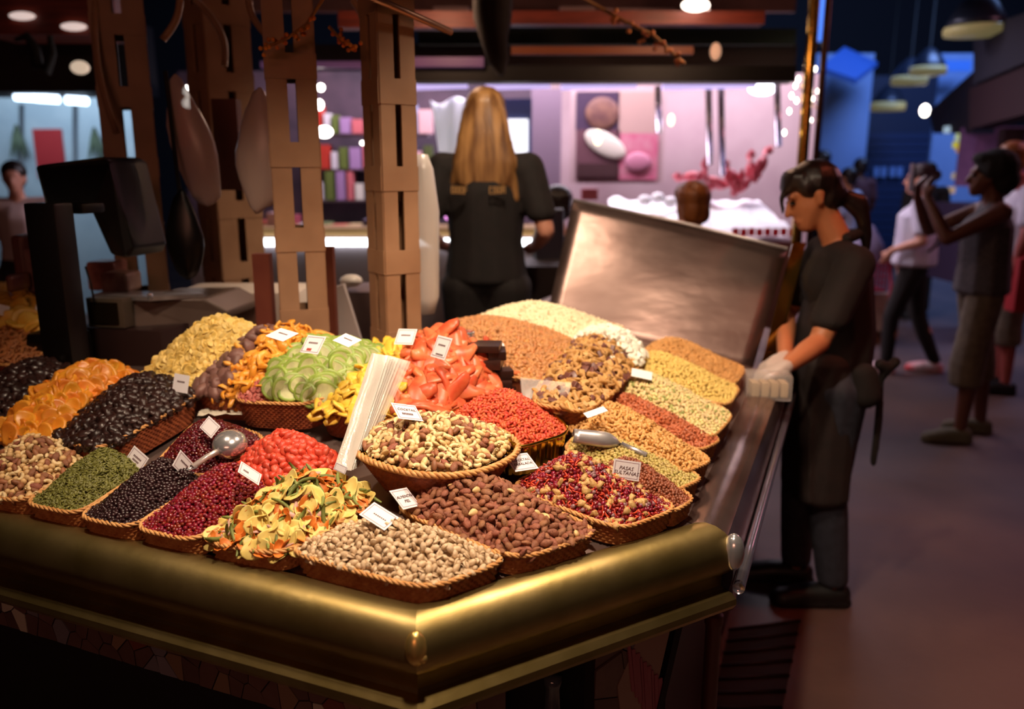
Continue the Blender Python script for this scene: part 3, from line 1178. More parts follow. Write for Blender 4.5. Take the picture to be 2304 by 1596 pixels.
for k, d, tp, dk, hi, lb in (
        ('pist', .04, .93, 0, 1, 'heaped with pistachios at the front corner of the stall'), ('alm', .04, .93, 0, 1, 'heaped with brown almonds behind the pistachios'),
        ('trail', .04, .93, 0, 1, 'of red berry and walnut mix beside the almonds'), ('rais', .037, .93, 0, 1, 'narrow one of brown raisins beside the berry mix'),
        ('sult', .040, .93, 0, 1, 'of pale sultanas behind the card reading PASAS SULTANAS'), ('pean', .045, .93, 0, 1, 'of honey coloured peanuts beside the pale sultanas'),
        ('redn', .04, .93, 0, 1, 'of reddish sugared peanuts beside the honey coloured peanuts'), ('mixn', .045, .93, 0, 1, 'of pale corn and green pea mix on the aisle side'),
        ('corn', .047, .93, 0, 0, 'of yellow corn kernels on the aisle side'), ('tann', .047, .93, 0, 0, 'of roasted peanuts in front of the steel sheet'),
        ('veg', .04, .93, 0, 1, 'heaped with coloured vegetable chips'), ('cran', .04, .93, 0, 1, 'of dark red cranberries along the front edge'),
        ('blue', .04, .93, 0, 1, 'of black dried blueberries along the front edge'), ('pump', .04, .93, 0, 1, 'of green pumpkin seeds along the front edge'),
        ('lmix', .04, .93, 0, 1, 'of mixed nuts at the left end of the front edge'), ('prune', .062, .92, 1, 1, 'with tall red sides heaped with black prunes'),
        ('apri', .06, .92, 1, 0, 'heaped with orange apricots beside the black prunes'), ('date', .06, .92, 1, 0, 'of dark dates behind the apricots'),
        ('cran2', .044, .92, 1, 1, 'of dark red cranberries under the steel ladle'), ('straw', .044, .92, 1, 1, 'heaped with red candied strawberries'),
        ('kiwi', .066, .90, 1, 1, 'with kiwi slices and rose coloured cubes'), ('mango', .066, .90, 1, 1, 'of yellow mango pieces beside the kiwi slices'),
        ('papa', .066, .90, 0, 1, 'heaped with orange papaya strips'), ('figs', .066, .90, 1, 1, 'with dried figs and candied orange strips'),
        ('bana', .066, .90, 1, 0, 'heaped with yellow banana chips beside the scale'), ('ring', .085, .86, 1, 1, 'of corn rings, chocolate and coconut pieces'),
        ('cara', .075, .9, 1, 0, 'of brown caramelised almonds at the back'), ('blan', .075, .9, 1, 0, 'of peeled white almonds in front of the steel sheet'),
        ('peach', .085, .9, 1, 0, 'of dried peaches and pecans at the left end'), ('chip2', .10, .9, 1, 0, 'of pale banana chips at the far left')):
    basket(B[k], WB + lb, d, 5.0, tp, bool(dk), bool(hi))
basket(B['oval'], 'oval wicker basket of mixed nuts lined with gold foil', .085, 2.3, .62, True, True, True, rimr=.0062)
CK = 'in the basket '
heap(B['pist'], 5, 0.036, (.45, .62), [('pistachio', 1)], grp='in the front corner basket', lab='@ in its beige shell in the front corner basket', seed=1, name='pistachio_heap', tilt=1.0)
heap(B['alm'], 5, .058, (.32, .55), [('almond', 30), ('almond_bare', 1)], grp='in the almond basket', lab='@ in the basket behind the pistachios', seed=2, name='almond_heap', tilt=.6)
heap(B['trail'], 5, 0.056, (.3, .55), [('redberry', 10), ('walnut', 3), ('shred', 6), ('purple', 2)], grp='in the berry mix', lab='@ in the red berry and walnut mix', seed=3, name='berry_mix_heap', den=1.05, cap=160)
heap(B['rais'], 5, 0.03, (.35, .55), [('raisin', 1)], grp='beside the berry mix', lab='@ in the narrow basket beside the berry mix', seed=4, name='raisin_heap', tilt=.9)
heap(B['sult'], 5, 0.032, (.3, .5), [('sultana', 1)], grp='by the sultana card', lab='@ in the basket by the PASAS SULTANAS card', seed=5, name='sultana_heap', tilt=.9)
heap(B['pean'], 5, 0.05, (.3, .55), [('peanut', 1)], grp='in the honey peanut basket', lab='honey coloured @ in the basket beside the sultanas', seed=6, name='peanut_heap', tilt=.9)
heap(B['redn'], 5, 0.032, (.3, .5), [('redsugar', 1)], grp='on the aisle side', lab='reddish @ in the basket beside the honey peanuts', seed=7, name='sugared_peanut_heap', tilt=.9)
heap(B['mixn'], 5, 0.048, (.3, .5), [('chickpea', 5), ('cashew', 1), ('greenpea', 1)], grp='in the pale snack mix', lab='@ in the pale snack mix on the aisle side', seed=8, name='snack_mix_heap', tilt=.9)
heap(B['corn'], 5, 0.046, (.3, .5), [('corn', 1)], grp='on the aisle side', lab='@ in the basket behind the pale snack mix', seed=9, name='corn_heap', tilt=.9)
heap(B['tann'], 5, 0.046, (.3, .5), [('tannut', 1)], grp='by the steel sheet', lab='tan @ in the basket below the steel sheet', seed=10, name='roasted_peanut_heap', tilt=.9)
heap(B['veg'], 5, .055, (.5, .62), [('potato', 6), ('carrot', 4), ('beet', 2), ('bean', 5)], grp='in the crisp basket', lab='@ in the vegetable chip basket', seed=11, name='vegetable_chip_heap', den=1.15, tilt=.5, face=.12)
heap(B['cran'], 5, 0.052, (.5, .72), [('craisin', 1)], grp='along the front edge', lab='@ in the front basket beside the vegetable chips', seed=12, name='cranberry_heap')
heap(B['blue'], 5, 0.05, (.5, .72), [('blueb', 1)], grp='along the front edge', lab='@ in the front basket between cranberries and pumpkin seeds', seed=13, name='blueberry_heap')
heap(B['pump'], 5, 0.05, (.5, .72), [('pumpkin', 1)], grp='along the front edge', lab='green @ in the front basket beside the blueberries', seed=14, name='pumpkin_seed_heap', cap=0, tilt=.6)
heap(B['lmix'], 5, 0.06, (.45, .66), [('hazel', 4), ('cashew', 3), ('brazil', 2), ('almond', 2)], grp='at the left end', lab='@ in the nut basket at the left end', seed=15, name='left_nut_heap', den=1.0)
heap(B['prune'], 5, 0.055, (.5, .66), [('prune', 1)], grp='in the tall red basket', lab='glossy @ in the tall red basket', seed=16, name='prune_heap', den=1.05)
heap(B['apri'], 5, 0.06, (.5, .66), [('apricot', 1)], grp='beside the prunes', lab='orange @ in the basket beside the prunes', seed=17, name='apricot_heap', den=1.1, tilt=.4, face=.7)
heap(B['date'], 5, 0.06, (.5, .66), [('prunel', 1)], grp='behind the apricots', lab='@ in the basket behind the apricots', seed=18, name='date_heap')
heap(B['cran2'], 5, 0.05, (.45, .55), [('crandark', 1)], grp='under the ladle', lab='dark red @ in the basket under the steel ladle', seed=19, name='dark_cranberry_heap')
heap(B['straw'], 5, .062, (.45, .55), [('straw', 1)], grp='in the strawberry basket', lab='red @ heaped behind the vegetable chips', seed=20, name='strawberry_heap', tilt=.7)
heap(B['kiwi'], 5, .05, (.6, .55), [('kiwi', 1)], grp='in the kiwi basket', lab='pale green @ in the middle basket', seed=21, name='kiwi_heap', den=1.25, tilt=.32, face=.75, reg=lambda s, t: s > .33 and t > .10)
heap(B['kiwi'], 5, .038, (.35, .55), [('cubes', 1)], grp='beside the kiwi slices', lab='rose coloured @ beside the kiwi slices', seed=22, name='fruit_cube_heap', reg=lambda s, t: s < .36)
heap(B['mango'], 5, .055, (.5, .55), [('mango', 1)], grp='in the mango basket', lab='yellow @ in the basket beside the kiwi slices', seed=23, name='mango_heap', den=1.3, tilt=.4, face=.2)
heap(B['papa'], 5, .075, (.45, .6), [('papaya', 1)], grp='in the papaya basket', lab='orange @ in the basket behind the mixed nuts', seed=24, name='papaya_heap', den=1.9, tilt=.22, layers=2, face=.25)
heap(B['figs'], 5, .05, (.55, .6), [('orange', 4), ('oring', 1)], grp='beside the figs', lab='@ in the basket beside the figs', seed=25, name='candied_orange_heap', den=1.25, tilt=.4, reg=lambda s, t: s > .34)
heap(B['figs'], 5, .045, (.4, .6), [('fig', 1)], grp='between banana chips and orange strips', lab='purple brown @ between banana chips and orange strips', seed=26, name='fig_heap', den=1.15, reg=lambda s, t: s < .40)
heap(B['bana'], 5, .06, (.55, .65), [('banana', 1)], grp='beside the scale', lab='yellow @ in the heap beside the scale', seed=27, name='banana_chip_heap', den=1.05, tilt=.5, face=.5)
heap(B['oval'], 2.3, .045, (.5, .55), [('cashew', 5), ('hazel', 3), ('brazil', 2), ('almond', 2), ('almond_bare', 2)], grp='in the oval basket', lab='@ in the oval gold lined basket', seed=28, name='mixed_nut_heap', cap=160, fill=.9)
heap(B['goji'], 4, .055, (.35, .55), [('goji', 1)], grp='in the gold foil tray', lab='orange red @ in the gold foil tray', seed=29, name='goji_heap', tilt=.8)
heap(B['ring'], 5, .05, (.5, .55), [('tanring', 5), ('tanpiece', 4), ('choc', 2)], grp='in the snack basket', lab='@ in the basket below the steel sheet', seed=30, name='corn_ring_heap', reg=lambda s, t: t < .72, tilt=.8)
heap(B['ring'], 5, .06, (.6, .75), [('coco', 1)], grp='in the snack basket', lab='white @ at the back of the snack basket', seed=31, name='coconut_heap', reg=lambda s, t: t > .68, tilt=.8)
heap(B['cara'], 5, .055, (.4, .6), [('caramel', 2), ('caramelp', 3)], grp='at the back', lab='@ in the brown heap behind the papaya strips', seed=32, name='caramel_almond_heap', tilt=.8)
heap(B['blan'], 5, .06, (.4, .6), [('blanched', 1)], grp='at the back', lab='white @ in the heap below the steel sheet', seed=33, name='peeled_almond_heap', tilt=.8)
heap(B['peach'], 5, .06, (.6, .7), [('peach', 1)], grp='at the left end', lab='yellow @ in the basket at the left edge', seed=34, name='peach_heap', den=1.2, face=.7, reg=lambda s, t: t > .38)
heap(B['peach'], 5, .04, (.6, .5), [('pecan', 1)], grp='at the left end', lab='brown @ in front of the dried peaches', seed=35, name='pecan_heap', reg=lambda s, t: t < .42)
heap(B['chip2'], 5, .04, (.6, .5), [('banana', 1)], grp='at the far left', lab='pale @ in the basket behind the dried peaches', seed=36, name='far_banana_chip_heap', cap=40)
for f_ in ('oval',):
    pass
# gold foil tray for the goji berries
g = B['goji']
gc = (g[0] + g[1] + g[2] + g[3]) / 4
gt = thing('foil_tray', (gc.x, gc.y, gc.z - .05), 'gold foil tray holding the orange red goji berries', 'tray')
ol, _ = resample(outline(g, 4, 160), 96)
vs = []
for i, p in enumerate(ol):
    k = 1.0 + .012 * math.sin(i * 1.7)
    vs.append(gc + (p - gc) * k + Vector((0, 0, .004 + .002 * math.sin(i * .9))))
    k = .93 + .02 * math.sin(i * 2.3 + 1)
    vs.append(gc + (p - gc) * k - Vector((0, 0, .06)))
MB().add(vs, [(2 * i, 2 * i + 1, (2 * i + 3) % 192, (2 * i + 2) % 192) for i in range(96)]).build('tray_wall', mat('gold_foil', 'E2B84A', .16, 1.0), gt)
MB().tube([gc + (p - gc) * 1.01 + Vector((0, 0, .004)) for p in ol], .0035, 6, closed=True).build('tray_lip', mat('gold_foil', 'E2B84A', .16, 1.0), gt, smooth=True)
# ------------------------------------------------------------------ lettering
def textmesh(txt, size, mats, shear=0.0, align='CENTER'):
    cu = bpy.data.curves.new('lettering', 'FONT')
    cu.body = txt
    cu.size = size
    cu.align_x = align
    cu.align_y = 'CENTER'
    cu.shear = shear
    cu.extrude = .0002
    cu.resolution_u = 2
    o = bpy.data.objects.new('lettering_tmp', cu)
    COL.objects.link(o)
    dg = bpy.context.evaluated_depsgraph_get()
    me = bpy.data.meshes.new_from_object(o.evaluated_get(dg))
    bpy.data.objects.remove(o)
    bpy.data.curves.remove(cu)
    me.materials.clear()
    me.materials.append(mats)
    return me


# ------------------------------------------------------------------ price cards
def card(TL, TR, BL, h, label, lines=(), t=None, bars=(), border=True, group='white name cards', red=False):
    if t is None:
        b = on((BL[0] + TR[0]) / 2, BL[1], h)
        t = (b - CAM).dot(Vector((0, CP, -SP)))
    best = None
    for i in range(-12, 13):
        for j in range(-18, 1):
            a, b, c = at(*TL, t), at(*TR, t + i * .004), at(*BL, t + j * .004)
            u, v = b - a, c - a
            e = abs(u.normalized().dot(v.normalized())) * 3 + .1 * abs(i) / 12 + .1 * abs(j) / 12 + abs(u.length - .052) * 4 + abs(v.length - .038) * 4
            if best is None or e < best[0]:
                best = (e, a, u, v)
    _, a, u, v = best
    W, Hh = u.length, v.length
    u.normalize()
    v = (v - u * v.dot(u)).normalized()
    n = v.cross(u).normalized()   # towards the camera
    if n.dot(CAM - a) < 0:
        n = -n
    c = a + u * W / 2 + v * Hh / 2
    root = thing('name_card', c + v * Hh / 2, label, 'card', group)
    P = [a, a + u * W, a + u * W + v * Hh, a + v * Hh]
    MB().prism(P, -n * .0008).build('card_sheet', CARD, root)
    if border:
        m = MB()
        for (x0, x1, y0, y1) in ((.06, .94, .08, .11), (.06, .94, .89, .92), (.06, .085, .08, .92), (.915, .94, .08, .92)):
            m.prism([a + u * W * x + v * Hh * y + n * .0003 for x, y in ((x0, y0), (x1, y0), (x1, y1), (x0, y1))], -n * .0002)
        m.build('card_border', mat('border_ink', 'A994A0', .7), root)
    M = Matrix((u, -v, n)).transposed().to_4x4()
    for (txt, x, y, sz) in lines:
        me = textmesh(txt, sz, INK, .25)
        me.transform(Matrix.Translation(a + u * W * x + v * Hh * y + n * .0005) @ M)
        obj('lettering', me, root)
    for (x0, x1, y, th) in bars:
        m = MB()
        k = 7
        for i in range(k):
            xa, xb = x0 + (x1 - x0) * i / k, x0 + (x1 - x0) * (i + .72) / k
            m.prism([a + u * W * x + v * Hh * yy + n * .0003 for x, yy in ((xa, y), (xb, y), (xb, y + th), (xa, y + th))], -n * .0002)
        m.build('printed_line', INK, root)
    if red:
        MB().prism([a + u * W * x + v * Hh * y + n * .0003 for x, y in ((.3, .72), (.55, .72), (.55, .86), (.3, .86))], -n * .0002).build('red_mark', mat('red_ink', 'B04A40', .7), root)
    return root


bb = ((.25, .75, .36, .1),)
card((1382, 1032), (1443, 1041), (1376, 1075), .082, 'white card reading PASAS SULTANAS', (('PASAS', .48, .42, .0095), ('SULTANAS', .5, .66, .0095)))
card((1134, 1026), (1186, 1019), (1160, 1062), .06, 'white card reading COCKTAIL ENSALADA in the berry mix', (('COCKTAIL', .52, .38, .0085), ('ENSALADA', .5, .62, .0085)))
card((879, 906), (934, 913), (898, 942), .15, 'white card standing in the oval nut basket', (('COCKTAIL', .5, .38, .0085),), bars=((.25, .7, .58, .12),))
card((876, 1105), (915, 1097), (908, 1147), .06, 'white card reading ALMENDRA in the almond basket', (('ALMENDRA', .55, .42, .0085), ('PIEL', .5, .66, .0085)))
card((842, 1130), (898, 1165), (808, 1158), .075, 'blank looking white card in the pistachio heap', bars=((.3, .8, .5, .06),))
card((302, 1003), (335, 1032), (280, 1036), .06, 'white card stuck in the pumpkin seeds', bars=((.25, .75, .36, .1), (.3, .7, .56, .1)))
card((407, 1013), (438, 1046), (388, 1048), .085, 'white card stuck in the blueberries under the ladle handle', bars=bb)
card((543, 1038), (589, 1068), (535, 1062), .11, 'white card stuck in the front cranberries', bars=((.2, .45, .5, .14),))
card((470, 936), (496, 960), (449, 962), .115, 'white card in the dark berries under the prune basket', bars=())
card((393, 840), (427, 846), (387, 880), .10, 'grey white card at the back of the prune basket', bars=bb, border=False)
card((632, 738), (672, 750), (596, 756), .24, 'white card lying on the candied orange strips', bars=bb, border=False)
card((693, 754), (734, 758), (674, 793), .205, 'white card between candied orange and kiwi slices', bars=bb, red=True)
card((778, 750), (814, 765), (748, 766), .22, 'white card lying on top of the kiwi slices', bars=bb, border=False)
card((897, 740), (939, 741), (886, 775), .15, 'white card standing behind the mango pieces', bars=bb)
card((986, 754), (1018, 762), (968, 802), .16, 'white card standing in the papaya strips', bars=((.25, .75, .36, .08), (.3, .8, .78, .08)))
card((1422, 828), (1468, 838), (1420, 846), .10, 'white card on the yellow corn kernels', border=False)
card((1312, 930), (1357, 914), (1322, 941), .10, 'white card on the honey coloured peanuts', border=False)
card((756, 1040), (782, 1052), (750, 1056), .125, 'small white card in the vegetable chips', border=True)
card((1052, 768), (1132, 772), (1056, 779), .19, 'white slip lying on the stacked dark bars', border=False, t=2.0)
card((84, 676), (112, 670), (78, 700), .14, 'white card on the dried peaches', border=False)
card((-2, 684), (22, 690), (-4, 708), .16, 'white card at the left edge above the dried peaches', border=False)
# ------------------------------------------------------------------ bars, scoops, bag bundle, paper
BARM = mat('dark_bar', '2E1712', .35, var=.25)
k0 = on(1110, 890, .03)
for i, (x, y, w_, hh, n_) in enumerate(((1128, 885, 62, 22, 0), (1124, 862, 54, 20, 1), (1122, 838, 58, 20, 2), (1108, 816, 44, 20, 3), (1118, 795, 40, 20, 4), (1080, 800, 60, 20, 5), (1092, 780, 70, 16, 6))):
    t = 1.93 + .012 * (i % 3)
    c = at(x, y, t)
    m = MB().bbox((0, 0, 0), (w_ * t / FPX, .07, hh * t / FPX), .003, Matrix.Rotation(.15 * (i % 3) - .1, 3, 'Z'))
    m.v = [tuple(Vector(p) + c) for p in m.v]
    lab_ = ('lowest dark brown bar', 'second dark brown bar from the bottom', 'third dark brown bar from the bottom', 'small dark brown bar in the middle',
            'short dark brown bar near the top', 'wide dark brown bar behind the papaya strips', 'topmost dark brown bar')[i]
    fin(m, 'nougat_bar', BARM, None, lab_ + ' of the stack beside the papaya', 'bar', 'stacked dark bars', angle=A30)
c = at(1048, 775, 1.98)
fin(MB().lathe([(.016, -.006), (.021, -.004), (.022, .03), (.019, .032), (.018, .0)], c, 20), 'steel_cup', CHROME, None, 'small steel cup on top of the stacked dark bars', 'cup', smooth=True, angle=A30)
# clear plastic scoop box behind the goji berries
CLEARP = mat('clear_plastic', 'F4ECE6', .08, 0, alpha=.22, spec=.8)
cs = [at(1172, 850, 1.86), at(1285, 862, 1.80), at(1285, 850, 1.93), at(1180, 842, 1.98)]
cb = [at(1180, 945, 1.80), at(1262, 952, 1.76), at(1258, 940, 1.86), at(1186, 935, 1.90)]
m = MB()
m.add(cs + cb, [(0, 1, 5, 4), (1, 2, 6, 5), (2, 3, 7, 6), (3, 0, 4, 7), (4, 5, 6, 7)])
sc_ = m.build('plastic_tub', CLEARP, None, label='clear plastic tub standing behind the goji berries', cat='tub')
sol = sc_.modifiers.new('thick', 'SOLIDIFY')
sol.thickness = .002
for i in range(6):
    p = cb[0].lerp(cb[1], .2 + .3 * (i % 3)).lerp(cb[3].lerp(cb[2], .2 + .3 * (i % 3)), .3 + .4 * (i // 3)) + Vector((0, 0, .011))
    o = obj('hazelnut', KINDS['hazel']['ms'][i % 3][1], None, 'hazelnut inside the clear plastic tub', 'nut', 'hazelnuts inside the plastic tub', loc=p)
    o.scale = (1.3, 1.3, 1.3)


# steel scoop lying between the peanuts and the sultanas
def scoop(a, b, r, side):
    # half-round scoop from closed end a to mouth b
    ax = (b - a).normalized()
    u = side.normalized()
    n = ax.cross(u).normalized()
    if n.z < 0:
        n = -n
    m = MB()
    L = (b - a).length
    rows = 9
    na = 12
    vs = []
    for i in range(rows):
        f = i / (rows - 1)
        rr = r * (math.sin(min(1, f * 2.6 + .05) * pi / 2)) * (1 - .25 * max(0, f - .5))
        for j in range(na + 1):
            t = -.15 + (pi + .3) * j / na
            vs.append(a + ax * L * f + (u * math.cos(t) + n * math.sin(t)) * rr)
    fs = [(i * (na + 1) + j, i * (na + 1) + j + 1, (i + 1) * (na + 1) + j + 1, (i + 1) * (na + 1) + j) for i in range(rows - 1) for j in range(na)]
    return m.add(vs, fs)


a, b = on(1398, 1000, .075), on(1288, 985, .080)
so = scoop(a, b, .021, (on(1350, 1012, .07) - on(1345, 985, .07)))
sp_ = so.build('steel_scoop', STEEL, None, smooth=True, label='steel scoop lying face down between sultanas and peanuts', cat='scoop')
sp_.modifiers.new('thick', 'SOLIDIFY').thickness = .0015
hd = MB().tube([a, a.lerp(on(1455, 1025, .07), .5), on(1455, 1025, .07)], .006, 8)
hd.build('handle', STEEL, sp_, smooth=True)
# round ladle on the dark berries
lc = on(517, 1000, .085)
ld = thing('steel_ladle', lc, 'round steel ladle lying on the dark dried berries', 'ladle')
m = MB().ell(lc, (.034, .034, .027), Matrix.Rotation(.3, 3, 'X'), 20, 12)
m.build('bowl', CHROME, ld, smooth=True)
h1, h0 = on(432, 1052, .085), lc + (on(432, 1052, .085) - lc).normalized() * .026
MB().tube([h0, h0.lerp(h1, .5) + Vector((0, 0, .002)), h1], [.0065, .0060, .0055], 10).build('handle', mat('pale_handle', 'C9BDB8', .3, .6), ld, smooth=True)
MB().tube([h1, h1 + (h1 - h0).normalized() * .012, h1 + (h1 - h0).normalized() * .016 + Vector((.006, .004, 0)), h1 + Vector((.010, .0, .0))], .002, 6).build('hanging_hook', CHROME, ld, smooth=True)
# bundle of clear bags leaning on the baskets
bg = thing('bag_bundle', on(775, 1060, .03), 'bundle of folded clear plastic bags leaning on the fruit baskets', 'bags')
FILM = mat('milky_film', 'EDE6DC', .22, 0, trans=.35, alpha=.82, bump=.15, bscale=40, stretch=(8, 8, 1))
FILM2 = mat('clear_film', 'EFE9E2', .12, 0, alpha=.32, bump=.2, bscale=25)
for i in range(9):
    f = i / 8
    tp0, tp1 = at(836 + 40 * f, 795 + 5 * f, 1.62 + .008 * i), at(872 + 52 * f, 800 + 14 * f, 1.62 + .010 * i)
    bt0, bt1 = at(752 + 14 * f, 1052, 1.48 + .006 * i), at(790 + 26 * f, 1060 - 12 * f, 1.48 + .008 * i)
    m = MB()
    vs = []
    for k in range(9):
        g_ = k / 8
        l_, r_ = tp0.lerp(bt0, g_), tp1.lerp(bt1, g_)
        for j in range(7):
            h_ = j / 6
            vs.append(l_.lerp(r_, h_) + Vector((0, -1, .3)) * (.006 * math.sin(h_ * pi * 1.3 + i) * (1 - .4 * g_) + .002 * math.sin(k * 2 + j + i)))
    m.add(vs, [(k * 7 + j, k * 7 + j + 1, (k + 1) * 7 + j + 1, (k + 1) * 7 + j) for k in range(8) for j in range(6)])
    m.build('bag_sheet', FILM if i < 6 else FILM2, bg, smooth=True)
# crumpled paper between the baskets
pc = on(500, 945, .02)
m = MB()
vs = []
for i in range(9):
    for j in range(5):
        p = pc + Vector((-.05 + i * .013, -.015 + j * .012, .018))
        vs.append(p + Vector((0, 0, .010 * noise.noise(p * 70))))
m.add(vs, [(i * 5 + j, (i + 1) * 5 + j, (i + 1) * 5 + j + 1, i * 5 + j + 1) for i in range(8) for j in range(4)])
pp = m.build('crumpled_paper', mat('pale_paper', 'CFC6B4', .6), None, smooth=True, label='crumpled pale paper sheet between the fig and prune baskets', cat='paper')
pp.modifiers.new('thick', 'SOLIDIFY').thickness = .0008
# ------------------------------------------------------------------ steel sheet on the aisle side
bl, br, tr_, tl_ = at(1226, 730, 2.86), at(1692, 836, 2.74), at(1772, 560, 2.90), at(1290, 450, 3.08)
root = thing('steel_guard', (bl + br) / 2, 'large leaning steel guard sheet with brass edge behind the white almonds', 'panel')
m = MB()
vs, nx, ny = [], 16, 10
nn = (br - bl).cross(tl_ - bl).normalized()
for i in range(nx + 1):
    for j in range(ny + 1):
        f, g_ = i / nx, j / ny
        p = bl.lerp(br, f).lerp(tl_.lerp(tr_, f), g_)
        vs.append(p + nn * (.006 * noise.noise(Vector((f * 3, g_ * 2.4, 1))) + .012 * math.sin(f * pi) * g_))
m.add(vs, [(i * (ny + 1) + j, (i + 1) * (ny + 1) + j, (i + 1) * (ny + 1) + j + 1, i * (ny + 1) + j + 1) for i in range(nx) for j in range(ny)])
SHEET = mat('scuffed_steel', '7E6862', .36, .85, '68534E', 4, .7, 6, stretch=(1, 1, 2.5))
s_ = m.build('steel_sheet', SHEET, root, smooth=True)
s_.modifiers.new('thick', 'SOLIDIFY').thickness = .003
MB().tube([tl_, tl_.lerp(tr_, .5) + nn * .012, tr_], .006, 8).build('rolled_edge', STEEL, root, smooth=True)
e0, e1 = br + Vector((.012, .0, -.06)), tr_ + Vector((.012, 0, .01))
MB().prism([e0, e0 + Vector((.055, .01, 0)), e1 + Vector((.05, .01, 0)), e1], nn * .02).build('brass_edge', BRASS2, root)
e0, e1 = at(1705, 835, 2.47) , at(1712, 905, 2.44)
# ------------------------------------------------------------------ electronic scale with display on a pole
dk = mat('scale_dark', '0C0706', .35, spec=.5)
gy = mat('scale_grey', '6B5A52', .35, .3)
sc0 = at(150, 815, 2.064)
R15 = Matrix.Rotation(math.radians(-12), 3, 'Z')
S = thing('shop_scale', (sc0.x, sc0.y, sc0.z - .05), 'black electronic shop scale with a display head on a tall pole', 'scale')
pt_, pb_ = at(140, 462, 2.100), at(148, 840, 2.064)
MB().bbox(((pt_.x + pb_.x) / 2, pb_.y + .04, (pt_.z + pb_.z) / 2 + .0), (.086, .066, pt_.z - pb_.z + .02), .008, R15).build('pole', dk, S, angle=A30)
hd_c = at(172, 462, 2.160)
Rh = Matrix.Rotation(math.radians(-28), 3, 'Z') @ Matrix.Rotation(math.radians(14), 3, 'X')
pr = []
hx = MB()
# wedge-shaped head: outline in side view swept across the width
o0 = [at(76, 372, 2.088), at(232, 352, 2.184), at(250, 366, 2.208), at(298, 560, 2.232), at(286, 582, 2.232), at(248, 574, 2.208), at(205, 478, 2.160), at(100, 462, 2.088)]
hx.prism(o0, Vector((.03, .16, 0)))
bmh = hx.build('display_head', BLACKP, S)
bv = bmh.modifiers.new('round', 'BEVEL')
bv.width = .008
bv.segments = 3
MB().bbox(at(150, 468, 2.112), (.16, .085, .026), .009, R15).build('head_collar', BLACKP, S, angle=A30)
MB().bbox(at(135, 489, 2.082), (.042, .004, .010), .001, R15).build('name_plate', mat('plate_grey', '8A7C6C', .5), S)
# scale body and pan
bc = at(355, 705, 2.304)
b0 = [at(284, 690, 2.280), at(300, 675, 2.280), at(455, 672, 2.352), at(514, 702, 2.388), at(512, 716, 2.388), at(440, 738, 2.352), at(284, 738, 2.280)]
bd = MB().prism(b0, Vector((.03, .24, .0))).build('scale_body', gy, S)
bv = bd.modifiers.new('round', 'BEVEL')
bv.width = .006
bv.segments = 2
pa = [at(206, 664, 2.304), at(336, 668, 2.256), at(458, 661, 2.376), at(440, 654, 2.520), at(230, 656, 2.520)]
MB().prism(pa, Vector((0, 0, -.012))).build('weighing_pan', STEEL, S)
MB().bbox(at(338, 667, 2.262), (.012, .012, .016), .003).build('pan_corner', CHROME, S)
dc = at(248, 702, 2.262)
MB().bbox(dc, (.115, .04, .082), .006, R15).build('display_housing', mat('housing_grey', '5A4C40', .4), S, angle=A30)
MB().bbox(dc + R15 @ Vector((-.004, -.021, 0)), (.09, .006, .06), .002, R15).build('display_glass', mat('lcd_dark', '1E150C', .15), S)
MB().bbox(at(292, 790, 2.28) + Vector((0, .08, 0)), (.27, .20, .13), .006, R15).build('scale_plinth', mat('plinth_brown', '2B1512', .55), S, angle=A30)
MB().tube([at(192, 600, 2.160), at(205, 640, 2.184), at(212, 680, 2.232)], .0025, 6).build('cable', BLACKP, S, smooth=True)
MB().bbox(at(138, 800, 2.208), (.135, .10, .14), .03, R15).build('foot', dk, S, angle=A30)
# ------------------------------------------------------------------ lattice columns
def column(px, t, wd, ztop, zbot, rot, label, dz=.0):
    p = at(px, 700, t)
    root = thing('lattice_column', (p.x, p.y, zbot), label, 'column', 'cream lattice columns')
    R = Matrix.Rotation(rot, 3, 'Z')
    a = wd / 2
    lw = wd * .41
    H_ = ztop - zbot
    for sx in (-1, 1):
        for sy in (-1, 1):
            m = MB()
            m.box((sx * (a - lw / 2), sy * a, zbot + H_ / 2), (lw, .006, H_))
            m.box((sx * a, sy * (a - lw / 2), zbot + H_ / 2), (.006, lw, H_))
            m.v = [tuple(R @ Vector(v) + Vector((p.x, p.y, 0))) for v in m.v]
            m.build('corner_angle', CREAM, root)
    z = zbot + .1 + dz
    while z < ztop:
        m = MB()
        for sy in (-1, 1):
            m.box((0, sy * (a + .003), z), (wd * 1.02, .004, .062))
            m.box((sy * (a + .003), 0, z), (.004, wd * 1.02, .062))
        m.v = [tuple(R @ Vector(v) + Vector((p.x, p.y, 0))) for v in m.v]
        m.build('batten_plate', CREAM, root)
        z += .215
    return root, p, R


CO = []
for (px, t, wd, rot, lb, dz) in ((330, 2.80, .150, .40, 'cream lattice column beside the display head of the scale', .03), (684, 2.24, .118, .26, 'cream lattice column with the plastic bag, in the middle of the stall', .06),
                                 (890, 2.24, .098, .60, 'cream lattice column beside the blonde woman', .0), (535, 3.05, .160, .75, 'cream lattice column further back behind the hanging paper', .1)):
    CO.append(column(px, t, wd, 2.6, .35, rot, lb, dz))
for (x0, y0, x1, y1, t, ci, bow) in ((262, 300, 215, 0, 2.5, 0, -18), (366, 90, 405, 0, 2.2, 0, 10), (505, 150, 440, 0, 2.5, 3, 25), (600, 80, 560, 0, 2.3, 1, -10), (845, 130, 795, 0, 2.2, 2, 10)):
    pts = []
    for k in range(9):
        f = k / 8
        pts.append(at(x0 + (x1 - x0) * f + bow * math.sin(pi * f), y0 + (y1 - y0) * f, t))
    MB().tube(pts, .010, 8).build('curved_bracket', CREAM, CO[ci][0], smooth=True)
pts = [at(800, -20, 1.9), at(870, 8, 1.95), at(1015, 72, 2.1)]
